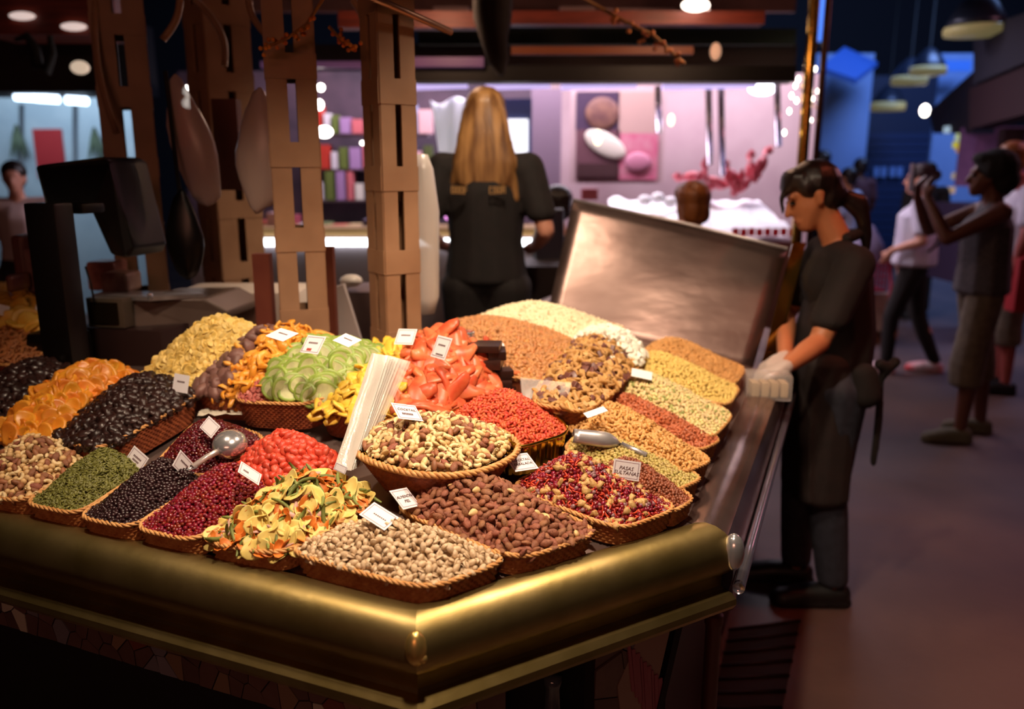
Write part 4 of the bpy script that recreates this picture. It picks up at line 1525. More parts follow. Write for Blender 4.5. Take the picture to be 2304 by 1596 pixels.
ar = MB().tube(pts, .009, 8)
ar.build('lamp_arm', mat('arm_metal', '9A7262', .35, .6), CO[2][0], smooth=True)
# lamp shades over the stall, out of sight above the frame
for i, (l, tg, p_, sp) in enumerate(STALL_LAMPS):
    r_ = MB()
    n_ = 24
    prof = [(.03, .10), (.05, .09), (.10, .03), (.13, -.02), (.124, -.02), (.095, .03), (.045, .085), (.02, .09)]
    c = Vector(l)
    vs, fs = [], []
    for a_, z_ in prof:
        for j in range(n_):
            th = 2 * pi * j / n_
            vs.append(c + Vector((a_ * math.cos(th), a_ * math.sin(th), z_ + .01)))
    for k in range(len(prof) - 1):
        for j in range(n_):
            fs.append((k * n_ + j, k * n_ + (j + 1) % n_, (k + 1) * n_ + (j + 1) % n_, (k + 1) * n_ + j))
    root = thing('pendant_lamp', c, ('black pendant lamp over the front corner', 'black pendant lamp over the fruit baskets', 'black pendant lamp over the aisle side', 'black pendant lamp over the back')[i] + ' of the stall', 'lamp', 'pendant lamps over the stall')
    r_.add(vs, fs).build('lamp_shade', BLACKP, root, smooth=True)
    MB().tube([c + Vector((0, 0, .11)), c + Vector((0, 0, .6))], .006, 8).build('cord', BLACKP, root, smooth=True)
# ------------------------------------------------------------------ people: one continuous remeshed surface for each body, clothing as children
def blob(chains, name, m, parent, M, voxel=.008, smooth=6, dec=.35):
    """chains: list of [(point, radius or (rx,ry,rz)), ...] in the person's own frame; balls are strung along each chain and fused"""
    mb = MB()
    for ch in chains:
        if len(ch) == 1:
            ch = ch + ch
        for (p, r), (q_, s) in zip(ch, ch[1:]):
            p, q_ = Vector(p), Vector(q_)
            r = Vector((r, r, r)) if isinstance(r, (int, float)) else Vector(r)
            s = Vector((s, s, s)) if isinstance(s, (int, float)) else Vector(s)
            L = (q_ - p).length
            k = max(1, int(math.ceil(L / (min(min(r), min(s)) * .45))))
            for i in range(k + 1):
                f = i / k
                mb.ell(p.lerp(q_, f), r.lerp(s, f), nu=10, nv=7)
    me = mb.mesh(name, m)
    o = bpy.data.objects.new(name + '_tmp', me)
    COL.objects.link(o)
    rm = o.modifiers.new('fuse', 'REMESH')
    rm.mode = 'VOXEL'
    rm.voxel_size = voxel
    sm = o.modifiers.new('smooth', 'SMOOTH')
    sm.iterations = smooth
    sm.factor = .5
    if dec < 1:
        dc_ = o.modifiers.new('dec', 'DECIMATE')
        dc_.ratio = dec
    dg = bpy.context.evaluated_depsgraph_get()
    me2 = bpy.data.meshes.new_from_object(o.evaluated_get(dg))
    bpy.data.objects.remove(o)
    bpy.data.meshes.remove(me)
    me2.name = name
    me2.transform(M)
    me2.materials.clear()
    me2.materials.append(m)
    me2.shade_smooth()
    return obj(name, me2, parent)


def hand(w_, d, up_, curl=.5, sc=1.0, grip=None, thumb=1):
    # wrist w_, pointing direction d, back-of-hand normal up_; five separate fingers
    d, up_ = Vector(d).normalized(), Vector(up_).normalized()
    sd = d.cross(up_).normalized() * thumb
    w_ = Vector(w_)
    ch = [[(w_, .026 * sc), (w_ + d * .035 * sc, .027 * sc), (w_ + d * .07 * sc + sd * .012 * sc, .020 * sc)], [(w_ + d * .03 * sc - sd * .012 * sc, .022 * sc), (w_ + d * .07 * sc - sd * .018 * sc, .018 * sc)]]
    for i, (x, L) in enumerate(((.030, .068), (.011, .078), (-.009, .072), (-.028, .056))):
        b = w_ + d * .078 * sc + sd * x * sc
        c = curl * (1 + .12 * i)
        d1 = (d * math.cos(c) - up_ * math.sin(c)).normalized()
        d2 = (d * math.cos(2 * c) - up_ * math.sin(2 * c)).normalized()
        b1 = b + d1 * L * .5 * sc
        ch.append([(b - d * .02 * sc, .0105 * sc), (b, .0100 * sc), (b1, .0088 * sc), (b1 + d2 * L * .5 * sc, .0072 * sc)])
    tb = w_ + d * .025 * sc + sd * .024 * sc
    ch.append([(tb, .013 * sc), (tb + (d * .5 + sd * .7 - up_ * .3).normalized() * .035 * sc, .0110 * sc), (tb + (d * .75 + sd * .5 - up_ * .5).normalized() * .066 * sc, .0085 * sc)])
    return ch


SKIN = mat('skin_warm', 'C07850', .5, 0)
SKINP = mat('skin_pale', 'C88A72', .5, 0)
SKIND = mat('skin_dark', '5E3428', .45)
EYE = mat('eye_dark', '140C0A', .2)
LIP = mat('lip', '8E4438', .45)


def person(name_loc, yaw, H, label, P, parts, skin, voxel=.009, face=True, platform=0, group=None, lean=0.0):
    """P overrides joints (metres for a 1.65 m figure, x to the figure's right, y forward, z up)"""
    k = H / 1.65
    J = dict(hipL=(-.085, 0, .86), hipR=(.085, 0, .86), kneeL=(-.09, .02, .47), kneeR=(.09, .02, .47), ankL=(-.09, -.02, .085), ankR=(.09, -.02, .085),
             toeL=(-.10, .13, .035), toeR=(.10, .13, .035), pelvis=(0, 0, .92), waist=(0, .0, 1.05), chest=(0, .01, 1.24), neckb=(0, -.01, 1.39), neckt=(0, .01, 1.45),
             head=(0, .025, 1.54), shL=(-.175, -.005, 1.345), shR=(.175, -.005, 1.345), elL=(-.21, -.03, 1.08), elR=(.21, -.03, 1.08),
             wrL=(-.20, .08, .88), wrR=(.20, .08, .88), hdL=((.0, .2, -1), (-1, 0, 0)), hdR=((.0, .2, -1), (1, 0, 0)), curl=.35, hy=0.0, hp=0.0)
    J.update(P)
    for a in list(J):
        if isinstance(J[a], tuple) and len(J[a]) == 3 and isinstance(J[a][0], (int, float)):
            J[a] = Vector(J[a])
    M = Matrix.Translation(Vector(name_loc)) @ Matrix.Rotation(yaw, 4, 'Z') @ Matrix.Scale(k, 4)
    root = thing('person', name_loc, label, 'person', group)
    # body
    ch = []
    for s in 'LR':
        ch.append([(J['hip' + s], (.085, .09, .09)), (J['knee' + s].lerp(J['hip' + s], .5), .070), (J['knee' + s], .052), (J['knee' + s].lerp(J['ank' + s], .35) + Vector((0, -.015, 0)), .052), (J['ank' + s], .035)])
        ch.append([(J['ank' + s] + Vector((0, -.02, -.04)), .036), (J['ank' + s].lerp(J['toe' + s], .6) + Vector((0, 0, -.012)), (.038, .04, .03)), (J['toe' + s], (.036, .04, .024))])
        ch.append([(J['sh' + s], .056), (J['sh' + s].lerp(J['el' + s], .5), .046), (J['el' + s], .038), (J['el' + s].lerp(J['wr' + s], .35), .038), (J['wr' + s], .025)])
        dd, uu = J['hd' + s]
        ch += hand(J['wr' + s], dd, uu, J['curl'], .92, thumb=(1 if s == 'L' else -1))
        ch.append([(J['neckb'] + Vector((0, 0, -.04)), .055), (J['sh' + s], .052)])
    ch.append([(J['pelvis'], (.155, .105, .10)), (J['waist'], (.128, .092, .08)), (J['chest'], (.150, .108, .10)), (J['neckb'] + Vector((0, 0, -.06)), (.12, .075, .05))])
    ch.append([(J['neckb'], .055), (J['neckt'], .050)])
    hR = Matrix.Rotation(J['hy'], 3, 'Z') @ Matrix.Rotation(J['hp'], 3, 'X')

    def hp(x, y, z):
        return J['head'] + hR @ Vector((x, y, z))
    ch.append([(J['neckt'], .048), (hp(0, -.015, -.05), .05)])
    ch.append([(hp(0, -.012, .030), (.072, .088, .078))])
    ch.append([(hp(0, .014, -.020), (.062, .072, .070)), (hp(0, .052, -.086), (.034, .036, .030))])
    ch.append([(hp(0, .082, .006), .012), (hp(0, .102, -.030), .014)])     # nose
    ch.append([(hp(-.018, .078, -.064), .010), (hp(.018, .078, -.064), .010)])   # mouth
    ch.append([(hp(-.035, .072, .028), .014), (hp(.035, .072, .028), .014)])   # brow
    for sx in (-1, 1):
        ch.append([(hp(sx * .071, -.008, .012), (.010, .018, .024)), (hp(sx * .070, -.004, -.020), (.009, .012, .016))])
    blob(ch, 'body', skin, root, M, voxel * k, 4, .5)
    if face:
        for sx in (-1, 1):
            MB().ell(M @ hp(sx * .030, .080, .004), (.011 * k, .009 * k, .008 * k)).build('eye', EYE, root, smooth=True)
        MB().ell(M @ hp(0, .085, -.064), (.018 * k, .006 * k, .006 * k), Matrix.Rotation(yaw, 3, 'Z')).build('lips', LIP, root, smooth=True)
    for nm, m, fn in parts:
        if fn == 'trousers' or fn == 'shorts' or fn == 'leggings':
            c2 = []
            g_ = {'trousers': .022, 'shorts': .038, 'leggings': .012}[fn]
            for s in 'LR':
                if fn == 'shorts':
                    e = J['knee' + s].lerp(J['ank' + s], .28)
                    c2.append([(J['hip' + s], (.10, .105, .09)), (J['knee' + s].lerp(J['hip' + s], .5), .075 + g_ * .6), (J['knee' + s], .062 + g_), (e, (.058 + g_, .058 + g_, .03))])
                else:
                    c2.append([(J['hip' + s], (.09 + g_, .095 + g_, .09)), (J['knee' + s].lerp(J['hip' + s], .5), .072 + g_), (J['knee' + s], .054 + g_), (J['knee' + s].lerp(J['ank' + s], .4), .050 + g_), (J['ank' + s] + Vector((0, 0, .02)), (.038 + g_, .04 + g_, .03))])
            c2.append([(J['pelvis'], (.16 + g_ * .6, .112 + g_ * .6, .10)), (J['waist'] + Vector((0, 0, -.05)), (.140 + g_ * .4, .10 + g_ * .4, .04))])
            blob(c2, nm, m, root, M, .012 * k, 5, .5)
        elif fn in ('tee', 'tank', 'longtee'):
            c2 = []
            f_ = P.get('fat', 0.0)
            c2.append([(J['pelvis'] + Vector((0, 0, -.02)), (.170 + f_, .122 + f_, .05)), (J['waist'], (.146 + f_, .110 + f_, .08)), (J['chest'], (.166 + f_ * .6, .124 + f_ * .5, .10)), (J['neckb'] + Vector((0, 0, -.065)), (.135, .086, .05))])
            for s in 'LR':
                c2.append([(J['neckb'] + Vector((0, 0, -.045)), .062), (J['sh' + s], .068 if fn != 'tank' else .050)])
                if fn != 'tank':
                    e = J['sh' + s].lerp(J['el' + s], .72)
                    c2.append([(J['sh' + s], .070), (e, (.066, .066, .04))])
            blob(c2, nm, m, root, M, .011 * k, 5, .5)
        elif fn == 'shoes':
            for s in 'LR':
                a, t_ = J['ank' + s], J['toe' + s]
                blob([[(a + Vector((0, -.03, -.035)), (.045, .045, .045)), (a.lerp(t_, .5) + Vector((0, 0, -.01)), (.048, .05, .042)), (t_ + Vector((0, .01, 0)), (.045, .05, .032))],
                      [(a + Vector((0, -.035, -.07)), (.046, .05, .016)), (t_ + Vector((0, .015, -.020)), (.047, .055, .014))]], nm, m, root, M, .010 * k, 3, .5)
        else:
            blob(fn(J, hp), nm, m, root, M, .008 * k, 3, .5)
    return root, M, J, hp


BLACKC = mat('black_cloth', '120A08', .85, 0, '180E0C', 30)
APRON = mat('dark_apron', '241613', .8, 0, '1B100E', 20)
JEANS = mat('dark_denim', '20202A', .8, 0, '2A2A36', 40)
SHOEB = mat('black_shoe', '0E0A0A', .5)
HAIRB = mat('black_hair', '160C0A', .4, 0, '241410', 50, .3, 120, stretch=(1, 1, .1))
HAIRBL = mat('blonde_hair', 'A87A48', .45, 0, '5E3A1E', 30, .4, 90, stretch=(1, 1, .12))
HAIRR = mat('auburn_hair', '9A5828', .45, 0, '6E3A18', 30, .4, 90, stretch=(1, 1, .2))
HAIRD = mat('dark_brown_hair', '35191A', .45, 0, '241010', 30, .3, 90)
WHITEC = mat('white_cloth', 'CDC6D4', .8, 0, 'BDB4C8', 8)
GREYC = mat('grey_tank_cloth', '514A4E', .85, 0, '3C363A', 60)
KHAKI = mat('khaki_cloth', '6E6152', .85, 0, '5C5044', 20)
REDC = mat('red_cloth', '9C1420', .7)
GLOVE = mat('clear_glove', 'D8C6BE', .35, 0, trans=.2)


def hair_cap(J, hp):
    return [[(hp(0, -.020, .044), (.086, .096, .082))], [(hp(0, -.05, -.01), (.074, .062, .07))]]


# the vendor at the aisle side, facing left along the counter
vf = ony(1825, 1352, 2.80)
VX = vf.x
vinv = (Matrix.Translation((VX, 2.80, 0)) @ Matrix.Rotation(math.radians(84), 4, 'Z') @ Matrix.Scale(1.56 / 1.65, 4)).inverted()


def vl(px, py, y):
    return tuple(vinv @ ony(px, py, y))


vp, vM, vJ, vhp = person((VX, 2.80, 0), math.radians(90 - 6), 1.56, 'saleswoman in black polo and long dark apron holding a clear plastic box', dict(
    head=(0.0, .115, 1.545), hp=-.38, neckt=(0, .055, 1.455), neckb=(0, .02, 1.385), chest=(0, .01, 1.24), waist=(0, -.03, 1.05), pelvis=(0, -.01, .90),
    shL=(-.165, .00, 1.32), elL=vl(1842, 772, 2.56), wrL=vl(1768, 826, 2.43), shR=(.165, .02, 1.33), elR=(.17, .14, 1.09), wrR=vl(1766, 806, 2.52),
    hdL=((-.12, .9, -.45), (-.15, .45, .9)), hdR=((-.4, .85, -.35), (.1, .4, .9)), curl=.45, fat=.004,
    ankL=(-.075, -.05, .085), toeL=(-.09, .12, .035), kneeL=(-.08, .0, .47), ankR=(.085, .05, .085), toeR=(.10, .22, .035), kneeR=(.085, .06, .47)), [
    ('polo_shirt', BLACKC, 'tee'), ('trousers', JEANS, 'trousers'), ('shoe', SHOEB, 'shoes'),
    ('hair', HAIRB, lambda J, hp: hair_cap(J, hp) + [[(hp(0, .03, .080), (.076, .060, .036)), (hp(0, .074, .062), (.060, .026, .026))], [(hp(-.03, .085, .06), (.014, .014, .018)), (hp(-.036, .112, .035), (.010, .010, .014)), (hp(-.036, .120, -.005), (.008, .008, .016))], [(hp(-.064, .02, .045), (.018, .035, .03))], [(hp(.064, .02, .045), (.018, .035, .03))],
                                                   [(hp(0, -.10, -.045), (.028, .028, .03)), (hp(0, -.14, -.10), (.030, .026, .05)), (hp(0, -.13, -.20), (.022, .02, .05)), (hp(0, -.11, -.27), (.010, .010, .04))]]),
    ('apron', APRON, lambda J, hp: [[((0, .085, 1.20), (.09, .022, .04)), ((0, .10, 1.06), (.13, .028, .06)), ((0, .105, .92), (.165, .040, .06)), ((0, .10, .70), (.185, .055, .07)), ((0, .085, .46), (.190, .060, .04))],
                                    [((-.12, .04, .95), (.055, .09, .05)), ((-.13, .03, .70), (.055, .10, .06)), ((-.13, .03, .46), (.055, .10, .04))], [((.12, .04, .95), (.055, .09, .05)), ((.13, .03, .46), (.055, .10, .04))]]),
    ('apron_tie', BLACKC, lambda J, hp: [[((-.10, -.135, .96), .020), ((-.09, -.165, .945), .022), ((-.085, -.15, .90), .012), ((-.09, -.155, .75), (.010, .018, .03)), ((-.095, -.15, .60), (.008, .016, .03))], [((-.085, -.17, .94), .018), ((-.08, -.195, .965), .020)]]),
    ('pouch', BLACKC, lambda J, hp: [[((-.15, -.07, .93), (.035, .05, .045)), ((-.155, -.08, .86), (.04, .055, .05))]]),
    ('collar', BLACKC, lambda J, hp: [[((-.05, .0, 1.40), .022), ((0, -.055, 1.415), .022), ((.05, 0, 1.40), .022)]]),
    ('glove', GLOVE, lambda J, hp: hand(J['wrR'], *J['hdR'], .45, 1.04, thumb=-1) + hand(J['wrL'], *J['hdL'], .45, 1.04, thumb=1)),
], SKIN, voxel=.0075)
lg_ = MB()
for k_, (px_, py_) in enumerate(((1910, 603), (1918, 601))):
    c = ony(px_, py_, 2.70)
    lg_.prism([c + Vector((-.004, 0, .012)), c + Vector((.004, 0, .014)), c + Vector((.001, 0, -.012))], Vector((0, .006, 0)))
lg_.build('shirt_emblem', mat('gold_thread', 'B89A4A', .5), vp)
# clear box with white sweets in her hands
bx = ony(1726, 866, 2.36)
cb_ = thing('clear_box', bx, 'clear plastic box of pale sweets in the hands of the saleswoman', 'box')
MB().bbox(bx, (.132, .09, .076), .008, Matrix.Rotation(-.15, 3, 'Z')).build('box_shell', mat('box_clear', 'EFE4DE', .1, 0, alpha=.26), cb_, angle=A30)
for i in range(4):
    MB().bbox(bx + Vector((-.042 + .028 * i, -.01, -.008)), (.022, .05, .045), .005).build('sweet', mat('pale_sweet', 'CDB08A', .5, var=.1), cb_, angle=A30)
# blonde woman inside the stall, seen from behind, on the raised stall floor
MB().box((-.15, 3.6, .09), (1.9, 1.5, .18)).build('floor_platform', mat('duckboard', '2A1C18', .7), kind='structure')
bw = at(1090, 700, 3.45)
bp2, bM, bJ, bhp = person((bw.x + .005, 3.50, .18), math.radians(-3), 1.68, 'woman with long blonde hair in a black T-shirt seen from behind', dict(
    fat=.012, elL=(-.25, -.06, 1.10), wrL=(-.20, .14, 1.02), elR=(.25, -.06, 1.10), wrR=(.20, .14, 1.02), hdL=((.2, 1, -.1), (0, 0, 1)), hdR=((-.2, 1, -.1), (0, 0, 1)), head=(0, .03, 1.545)), [
    ('t_shirt', BLACKC, 'tee'), ('trousers', BLACKC, 'trousers'), ('shoe', SHOEB, 'shoes'),
    ('hair', HAIRBL, lambda J, hp: hair_cap(J, hp) + [[(hp(0, -.055, .02), (.092, .06, .06)), (hp(0, -.085, -.08), (.112, .042, .07)), (hp(.005, -.10, -.18), (.138, .034, .05)), (hp(0, -.105, -.25), (.115, .028, .04))],
        [(hp(-.05, -.10, -.22), (.04, .026, .04)), (hp(-.045, -.108, -.32), (.03, .022, .03))], [(hp(.02, -.10, -.22), (.04, .026, .04)), (hp(.01, -.112, -.345), (.032, .02, .03))],
        [(hp(.09, -.09, -.18), (.035, .03, .04)), (hp(.125, -.085, -.31), (.022, .02, .03))], [(hp(-.09, -.09, -.18), (.035, .03, .04)), (hp(-.135, -.07, -.27), (.022, .02, .03))]]),
], SKINP, voxel=.011, face=False)
lr_ = random.Random(4)
for i in range(13):
    c = at(1022 + i * 9.3, 424 + .055 * (i - 6) ** 2 * -1 + 4, 3.36)
    c.y = 3.352
    h_ = .015
    if 4 <= i <= 8:
        continue
    lt_ = MB()
    lt_.box(c + Vector((-.005, 0, 0)), (.004, .004, 2 * h_))
    if lr_.random() < .7:
        lt_.box(c + Vector((.005, 0, 0)), (.004, .004, 2 * h_))
    for zz in ((1, -1) if lr_.random() < .5 else (1, 0)):
        lt_.box(c + Vector((0, 0, zz * (h_ - .002))), (.012, .004, .004))
    lt_.build('printed_letter', mat('gold_print', 'B0824A', .6), bp2)
# person with auburn hair bending behind the steel guard
hp_ = at(1560, 470, 3.9)
person((hp_.x, hp_.y, hp_.z - 1.50), math.radians(15), 1.62, 'person with short auburn hair behind the steel guard sheet', dict(), [('sweater', mat('grey_brown_cloth', '3A2620', .8), 'tee'), ('trousers', BLACKC, 'trousers'),
       ('hair', HAIRR, lambda J, hp: hair_cap(J, hp) + [[(hp(0, .03, .06), (.078, .06, .055))], [(hp(0, -.06, -.04), (.075, .045, .05))]])], SKINP, voxel=.013, face=False)
hp_ = at(1255, 470, 4.6)
person((hp_.x, hp_.y, hp_.z - 1.50), math.radians(60), 1.62, 'dark haired person in black beside the blonde woman', dict(), [('jacket', BLACKC, 'tee'), ('trousers', BLACKC, 'trousers'),
       ('hair', HAIRB, lambda J, hp: hair_cap(J, hp) + [[(hp(0, .03, .06), (.08, .06, .055))]])], SKINP, voxel=.014, face=False)
# aisle visitors
wf = onz(2030, 838, 0)
wp, wM, wJ, whp = person((wf.x, wf.y, 0), math.radians(62), 1.58, 'woman in white T-shirt and black leggings pulling a red basket trolley', dict(
    fat=.058, elL=(-.27, -.05, 1.08), wrL=(-.20, .16, 1.00), hdL=((0, .5, -1), (-1, 0, 0)), ankL=(-.10, .12, .085), toeL=(-.11, .27, .035), kneeL=(-.10, .12, .47), ankR=(.10, -.22, .085), toeR=(.11, -.07, .035), kneeR=(.10, -.06, .47)), [
    ('t_shirt', WHITEC, 'tee'), ('leggings', BLACKC, 'leggings'), ('trainer', mat('red_white_shoe', 'C23038', .6, 0, 'E4DADA', 6), 'shoes'),
    ('hair', HAIRD, lambda J, hp: hair_cap(J, hp) + [[(hp(0, -.11, .03), .045)], [(hp(0, .02, .075), (.07, .05, .035))]]),
    ('bag_strap', BLACKC, lambda J, hp: [[((.12, -.10, 1.34), .012), ((.03, -.15, 1.22), .012), ((-.12, -.16, 1.06), .012), ((-.17, -.10, 1.0), .012)], [((.13, -.10, 1.34), .012), ((.17, -.12, 1.10), .012), ((.19, -.08, .92), .012)]]),
], SKINP, voxel=.012)
df = onz(2165, 985, 0)
dp_, dM, dJ, dhp = person((df.x, df.y, 0), math.radians(76), 1.62, 'woman in grey tank top and khaki shorts raising a phone to take a picture', dict(
    fat=.030, elL=(-.20, .26, 1.20), wrL=(-.10, .36, 1.42), elR=(.20, .27, 1.22), wrR=(.06, .38, 1.42), hdL=((.25, .12, 1), (-.3, .9, 0)), hdR=((-.25, .12, 1), (.3, .9, 0)), curl=.5, head=(0, .04, 1.54),
    ankL=(-.11, .05, .085), toeL=(-.13, .20, .035), kneeL=(-.10, .05, .47), ankR=(.12, -.12, .085), toeR=(.14, .03, .035), kneeR=(.11, -.06, .47)), [
    ('tank_top', GREYC, 'tank'), ('cropped_trousers', KHAKI, 'shorts'), ('canvas_shoe', mat('olive_shoe', '5C5444', .8), 'shoes'),
    ('hair', mat('black_afro', '0D0808', .9, 0, bump=.6, bscale=60), lambda J, hp: [[(hp(0, -.045, .05), (.118, .118, .105))], [(hp(0, -.085, -.02), (.10, .085, .085))], [(hp(0, .02, .095), (.085, .07, .04))]]),
], SKIND, voxel=.009)
ph = dM @ Vector((0, .43, 1.53))
fin(MB().bbox(ph, (.010, .078, .155), .004, Matrix.Rotation(math.radians(76) - pi / 2 + .1, 3, 'Z')), 'phone', BLACKP, None, 'black phone held up by the woman in the grey tank top', 'phone', angle=A30)
ef = onz(2245, 880, 0)
ep, eM, eJ, ehp = person((ef.x, ef.y, 0), math.radians(70), 1.70, 'person in white shirt with a red bag behind the woman taking a picture', dict(
    fat=.05, head=(-.03, .12, 1.56), neckt=(-.02, .07, 1.46), shR=(.19, -.02, 1.345), elL=(-.30, .02, 1.10), wrL=(-.30, .06, .90)), [
    ('shirt', WHITEC, 'tee'), ('trousers', KHAKI, 'shorts'), ('shoe', SHOEB, 'shoes'), ('hair', HAIRR, hair_cap)], mat('skin_flushed', 'A04A44', .5), voxel=.013, face=False)
rb = at(2296, 640, (ef - CAM).dot(Vector((0, CP, -SP))) - .45)
rbag = thing('shopping_bag', rb, 'red shopping bag hanging at the right edge of the aisle', 'bag')
MB().bbox(rb + Vector((.05, 0, 0)), (.22, .12, .36), .02).build('bag_body', REDC, rbag, angle=A30)
MB().tube([rb + Vector((0, 0, .18)), rb + Vector((.02, 0, .30)), rb + Vector((.08, 0, .30)), rb + Vector((.10, 0, .18))], .008, 6).build('bag_handle', REDC, rbag, smooth=True)
for (px_, py_, t, yaw, H, lb, top, hr, skn) in ((1912, 392, 8.6, 40, 1.55, 'small distant person in a white top beyond the saleswoman', WHITEC, HAIRB, SKIN), (1938, 368, 10.5, 20, 1.66, 'distant person in a dark red top before the blue shutter', mat('dark_red_top', '4A1A1E', .8), HAIRB, SKIND),
                                           (1853, 352, 9.6, 0, 1.72, 'distant dark haired person before the pale blue pillar', BLACKC, HAIRB, SKIND), (2090, 380, 8.4, 0, 1.60, 'dark haired visitor behind the woman in the white T-shirt', BLACKC, HAIRB, SKIN)):
    g_ = at(px_, py_, t)
    person((g_.x, g_.y, max(0.0, g_.z - H * .97) * 0), math.radians(yaw), max(1.45, g_.z + .06), lb, dict(), [('top', top, 'tee'), ('trousers', BLACKC, 'trousers'), ('shoe', SHOEB, 'shoes'), ('hair', hr, hair_cap)], skn, voxel=.02, face=False)
g_ = at(32, 395, 5.6)
person((g_.x, g_.y, 0), math.radians(200), g_.z + .09, 'dark haired person in a pale top behind the left end of the stall', dict(), [('top', mat('pale_pink_cloth', 'B89A94', .8), 'tee'), ('trousers', BLACKC, 'trousers'), ('shoe', SHOEB, 'shoes'), ('hair', HAIRB, hair_cap)], SKINP, voxel=.016, face=False)
# ------------------------------------------------------------------ the market behind
def slab(x0, y0, x1, y1, t, d=.05, mb=None, mi=0):
    # upright board whose front face lies in the plane Y = t
    a, b = ony(x0, y0, t), ony(x1, y1, t)
    m = mb or MB()
    m.box(((a.x + b.x) / 2, t + d / 2, (a.z + b.z) / 2), (abs(b.x - a.x), d, abs(a.z - b.z)), None, mi)
    return m


def emis(name, col, s):
    return mat(name, col, .5, emit=s)


def sl(name, rect, t, d, m, label, cat, group=None, bev=None):
    o = fin(slab(*rect, t, d), name, m, None, label, cat, group)
    if bev:
        q_ = o.modifiers.new('round', 'BEVEL')
        q_.width = bev
        q_.segments = 2
    return o


# --- neighbouring canopy straight behind
CANR = mat('canopy_red_wood', '7A2E1E', .5, 0, '5C2016', 5, stretch=(1, 8, 8))
can = thing('stall_canopy', at(1300, 60, 4.4), 'red brown timber canopy of the stall behind with dark beams', 'canopy')
slab(760, 24, 1100, 62, 4.35, .10).build('fascia_board', CANR, can)
slab(1150, 24, 1720, 54, 4.35, .10).build('fascia_board', CANR, can)
slab(930, 148, 1790, 184, 4.6, .14).build('cross_beam', mat('black_beam', '0C0808', .5), can)
slab(590, 100, 1790, 148, 5.2, .06).build('back_board', mat('dark_red_board', '2A1412', .7), can)
slab(1150, 104, 1560, 122, 4.5, .05).build('orange_rail', mat('orange_rail', '8A4A2C', .5), can)
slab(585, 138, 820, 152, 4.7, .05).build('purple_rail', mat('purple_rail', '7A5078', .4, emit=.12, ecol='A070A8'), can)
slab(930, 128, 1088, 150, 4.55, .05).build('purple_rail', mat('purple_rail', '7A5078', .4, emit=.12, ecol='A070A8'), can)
slab(940, 64, 1790, 100, 5.0, .05).build('back_board', mat('dark_green_board', '10160C', .8), can)
slab(560, -30, 1790, 26, 5.6, .05).build('roof_board', mat('dim_roof', '4A2A28', .8, 0, '6A4440', 3), can)
for i, (x0, x1) in enumerate(((975, 1055), (1075, 1130), (1260, 1340), (1350, 1520))):
    slab(x0, 14 + 4 * (i % 2), x1, 34 - 3 * (i % 2), 5.0, .2).build('stored_carton', mat('pale_carton', '8A6E70', .7, var=.2), can)
# tubes of the butcher stall
TUBE = emis('lilac_tube', 'B8A8E0', 1.2)
for i, (x0, x1) in enumerate(((932, 1052), (1092, 1238), (1262, 1432), (1490, 1700))):
    a, b = at(x0, 194, 5.4), at(x1, 190, 5.4)
    fin(MB().tube([a, b], .026, 10), 'fluorescent_tube', TUBE, None, ('leftmost', 'second', 'third', 'rightmost')[i] + ' lilac fluorescent tube under the black beam', 'lamp', 'lilac tubes under the black beam', smooth=True)
BULB = emis('bulb_white', 'FFF6EC', 9)
BULBC = emis('bulb_cool', 'EEF4FF', 7)
bulbs = [(1140, 236, 5.6, .075, .04, BULBC, 'bright round lamp above the blonde woman'), (722, 197, 5.0, .022, .022, BULB, 'small round bulb beside the bagged column, upper'), (719, 236, 5.0, .024, .03, BULB, 'small round bulb beside the bagged column, lower'),
         (730, 297, 5.0, .05, .034, BULB, 'wide lamp beside the bagged column'), (432, 206, 4.6, .05, .036, BULB, 'bright lamp between the two left columns'), (424, 232, 4.6, .035, .028, BULB, 'lower bright lamp between the two left columns'),
         (815, 322, 5.2, .011, .011, BULB, 'single point of light left of the rightmost column'), (1228, 470, 4.9, .035, .03, emis('bulb_amber', 'F0C890', 4), 'amber lamp beside the blonde woman'), (1164, 494, 4.9, .018, .022, emis('bulb_orange', 'E89A40', 4), 'orange light at the elbow of the blonde woman'),
         (1008, 488, 4.9, .018, .020, emis('bulb_pink', 'D080C8', 3), 'pink light at the left elbow of the blonde woman'), (1715, 198, 5.8, .10, .05, BULBC, 'large cool lamp at the end of the butcher stall'), (2081, 249, 13, .07, .09, BULB, 'round white lamp before the blue shutter'),
         (2115, 249, 13, .05, .07, emis('bulb_dim', 'E8DCC8', 3), 'dimmer round lamp beside the blue banner'), (1565, 12, 4.0, .07, .03, emis('lamp_soft', 'F2E0D0', 5), 'white ceiling lamp at the top of the canopy'), (1575, 22, 4.1, .05, .015, emis('lamp_soft2', 'E8C8BC', 1.5), 'flat lamp rim below the white ceiling lamp'),
         (180, 152, 3.9, .045, .032, emis('lamp_cream', 'D8C0A8', .8), 'round cream lamp under the left canopy'), (1610, 116, 4.3, .03, .045, emis('lamp_peach', 'D8A888', .6), 'small peach lamp over the black beam'), (1345, 310, 5.6, .03, .05, emis('lamp_warmc', 'FFE8B8', 3), 'warm hanging lamp left of the poster'),
         (1510, 270, 5.6, .022, .04, emis('lamp_warmc', 'FFE8B8', 3), 'warm hanging lamp right of the poster')]
for (x, y, t, rx, rz, m, lb) in bulbs:
    fin(MB().ell(at(x, y, t), (rx, rx * .7, rz), nu=14, nv=8), 'glowing_bulb', m, None, lb, 'lamp', smooth=True)
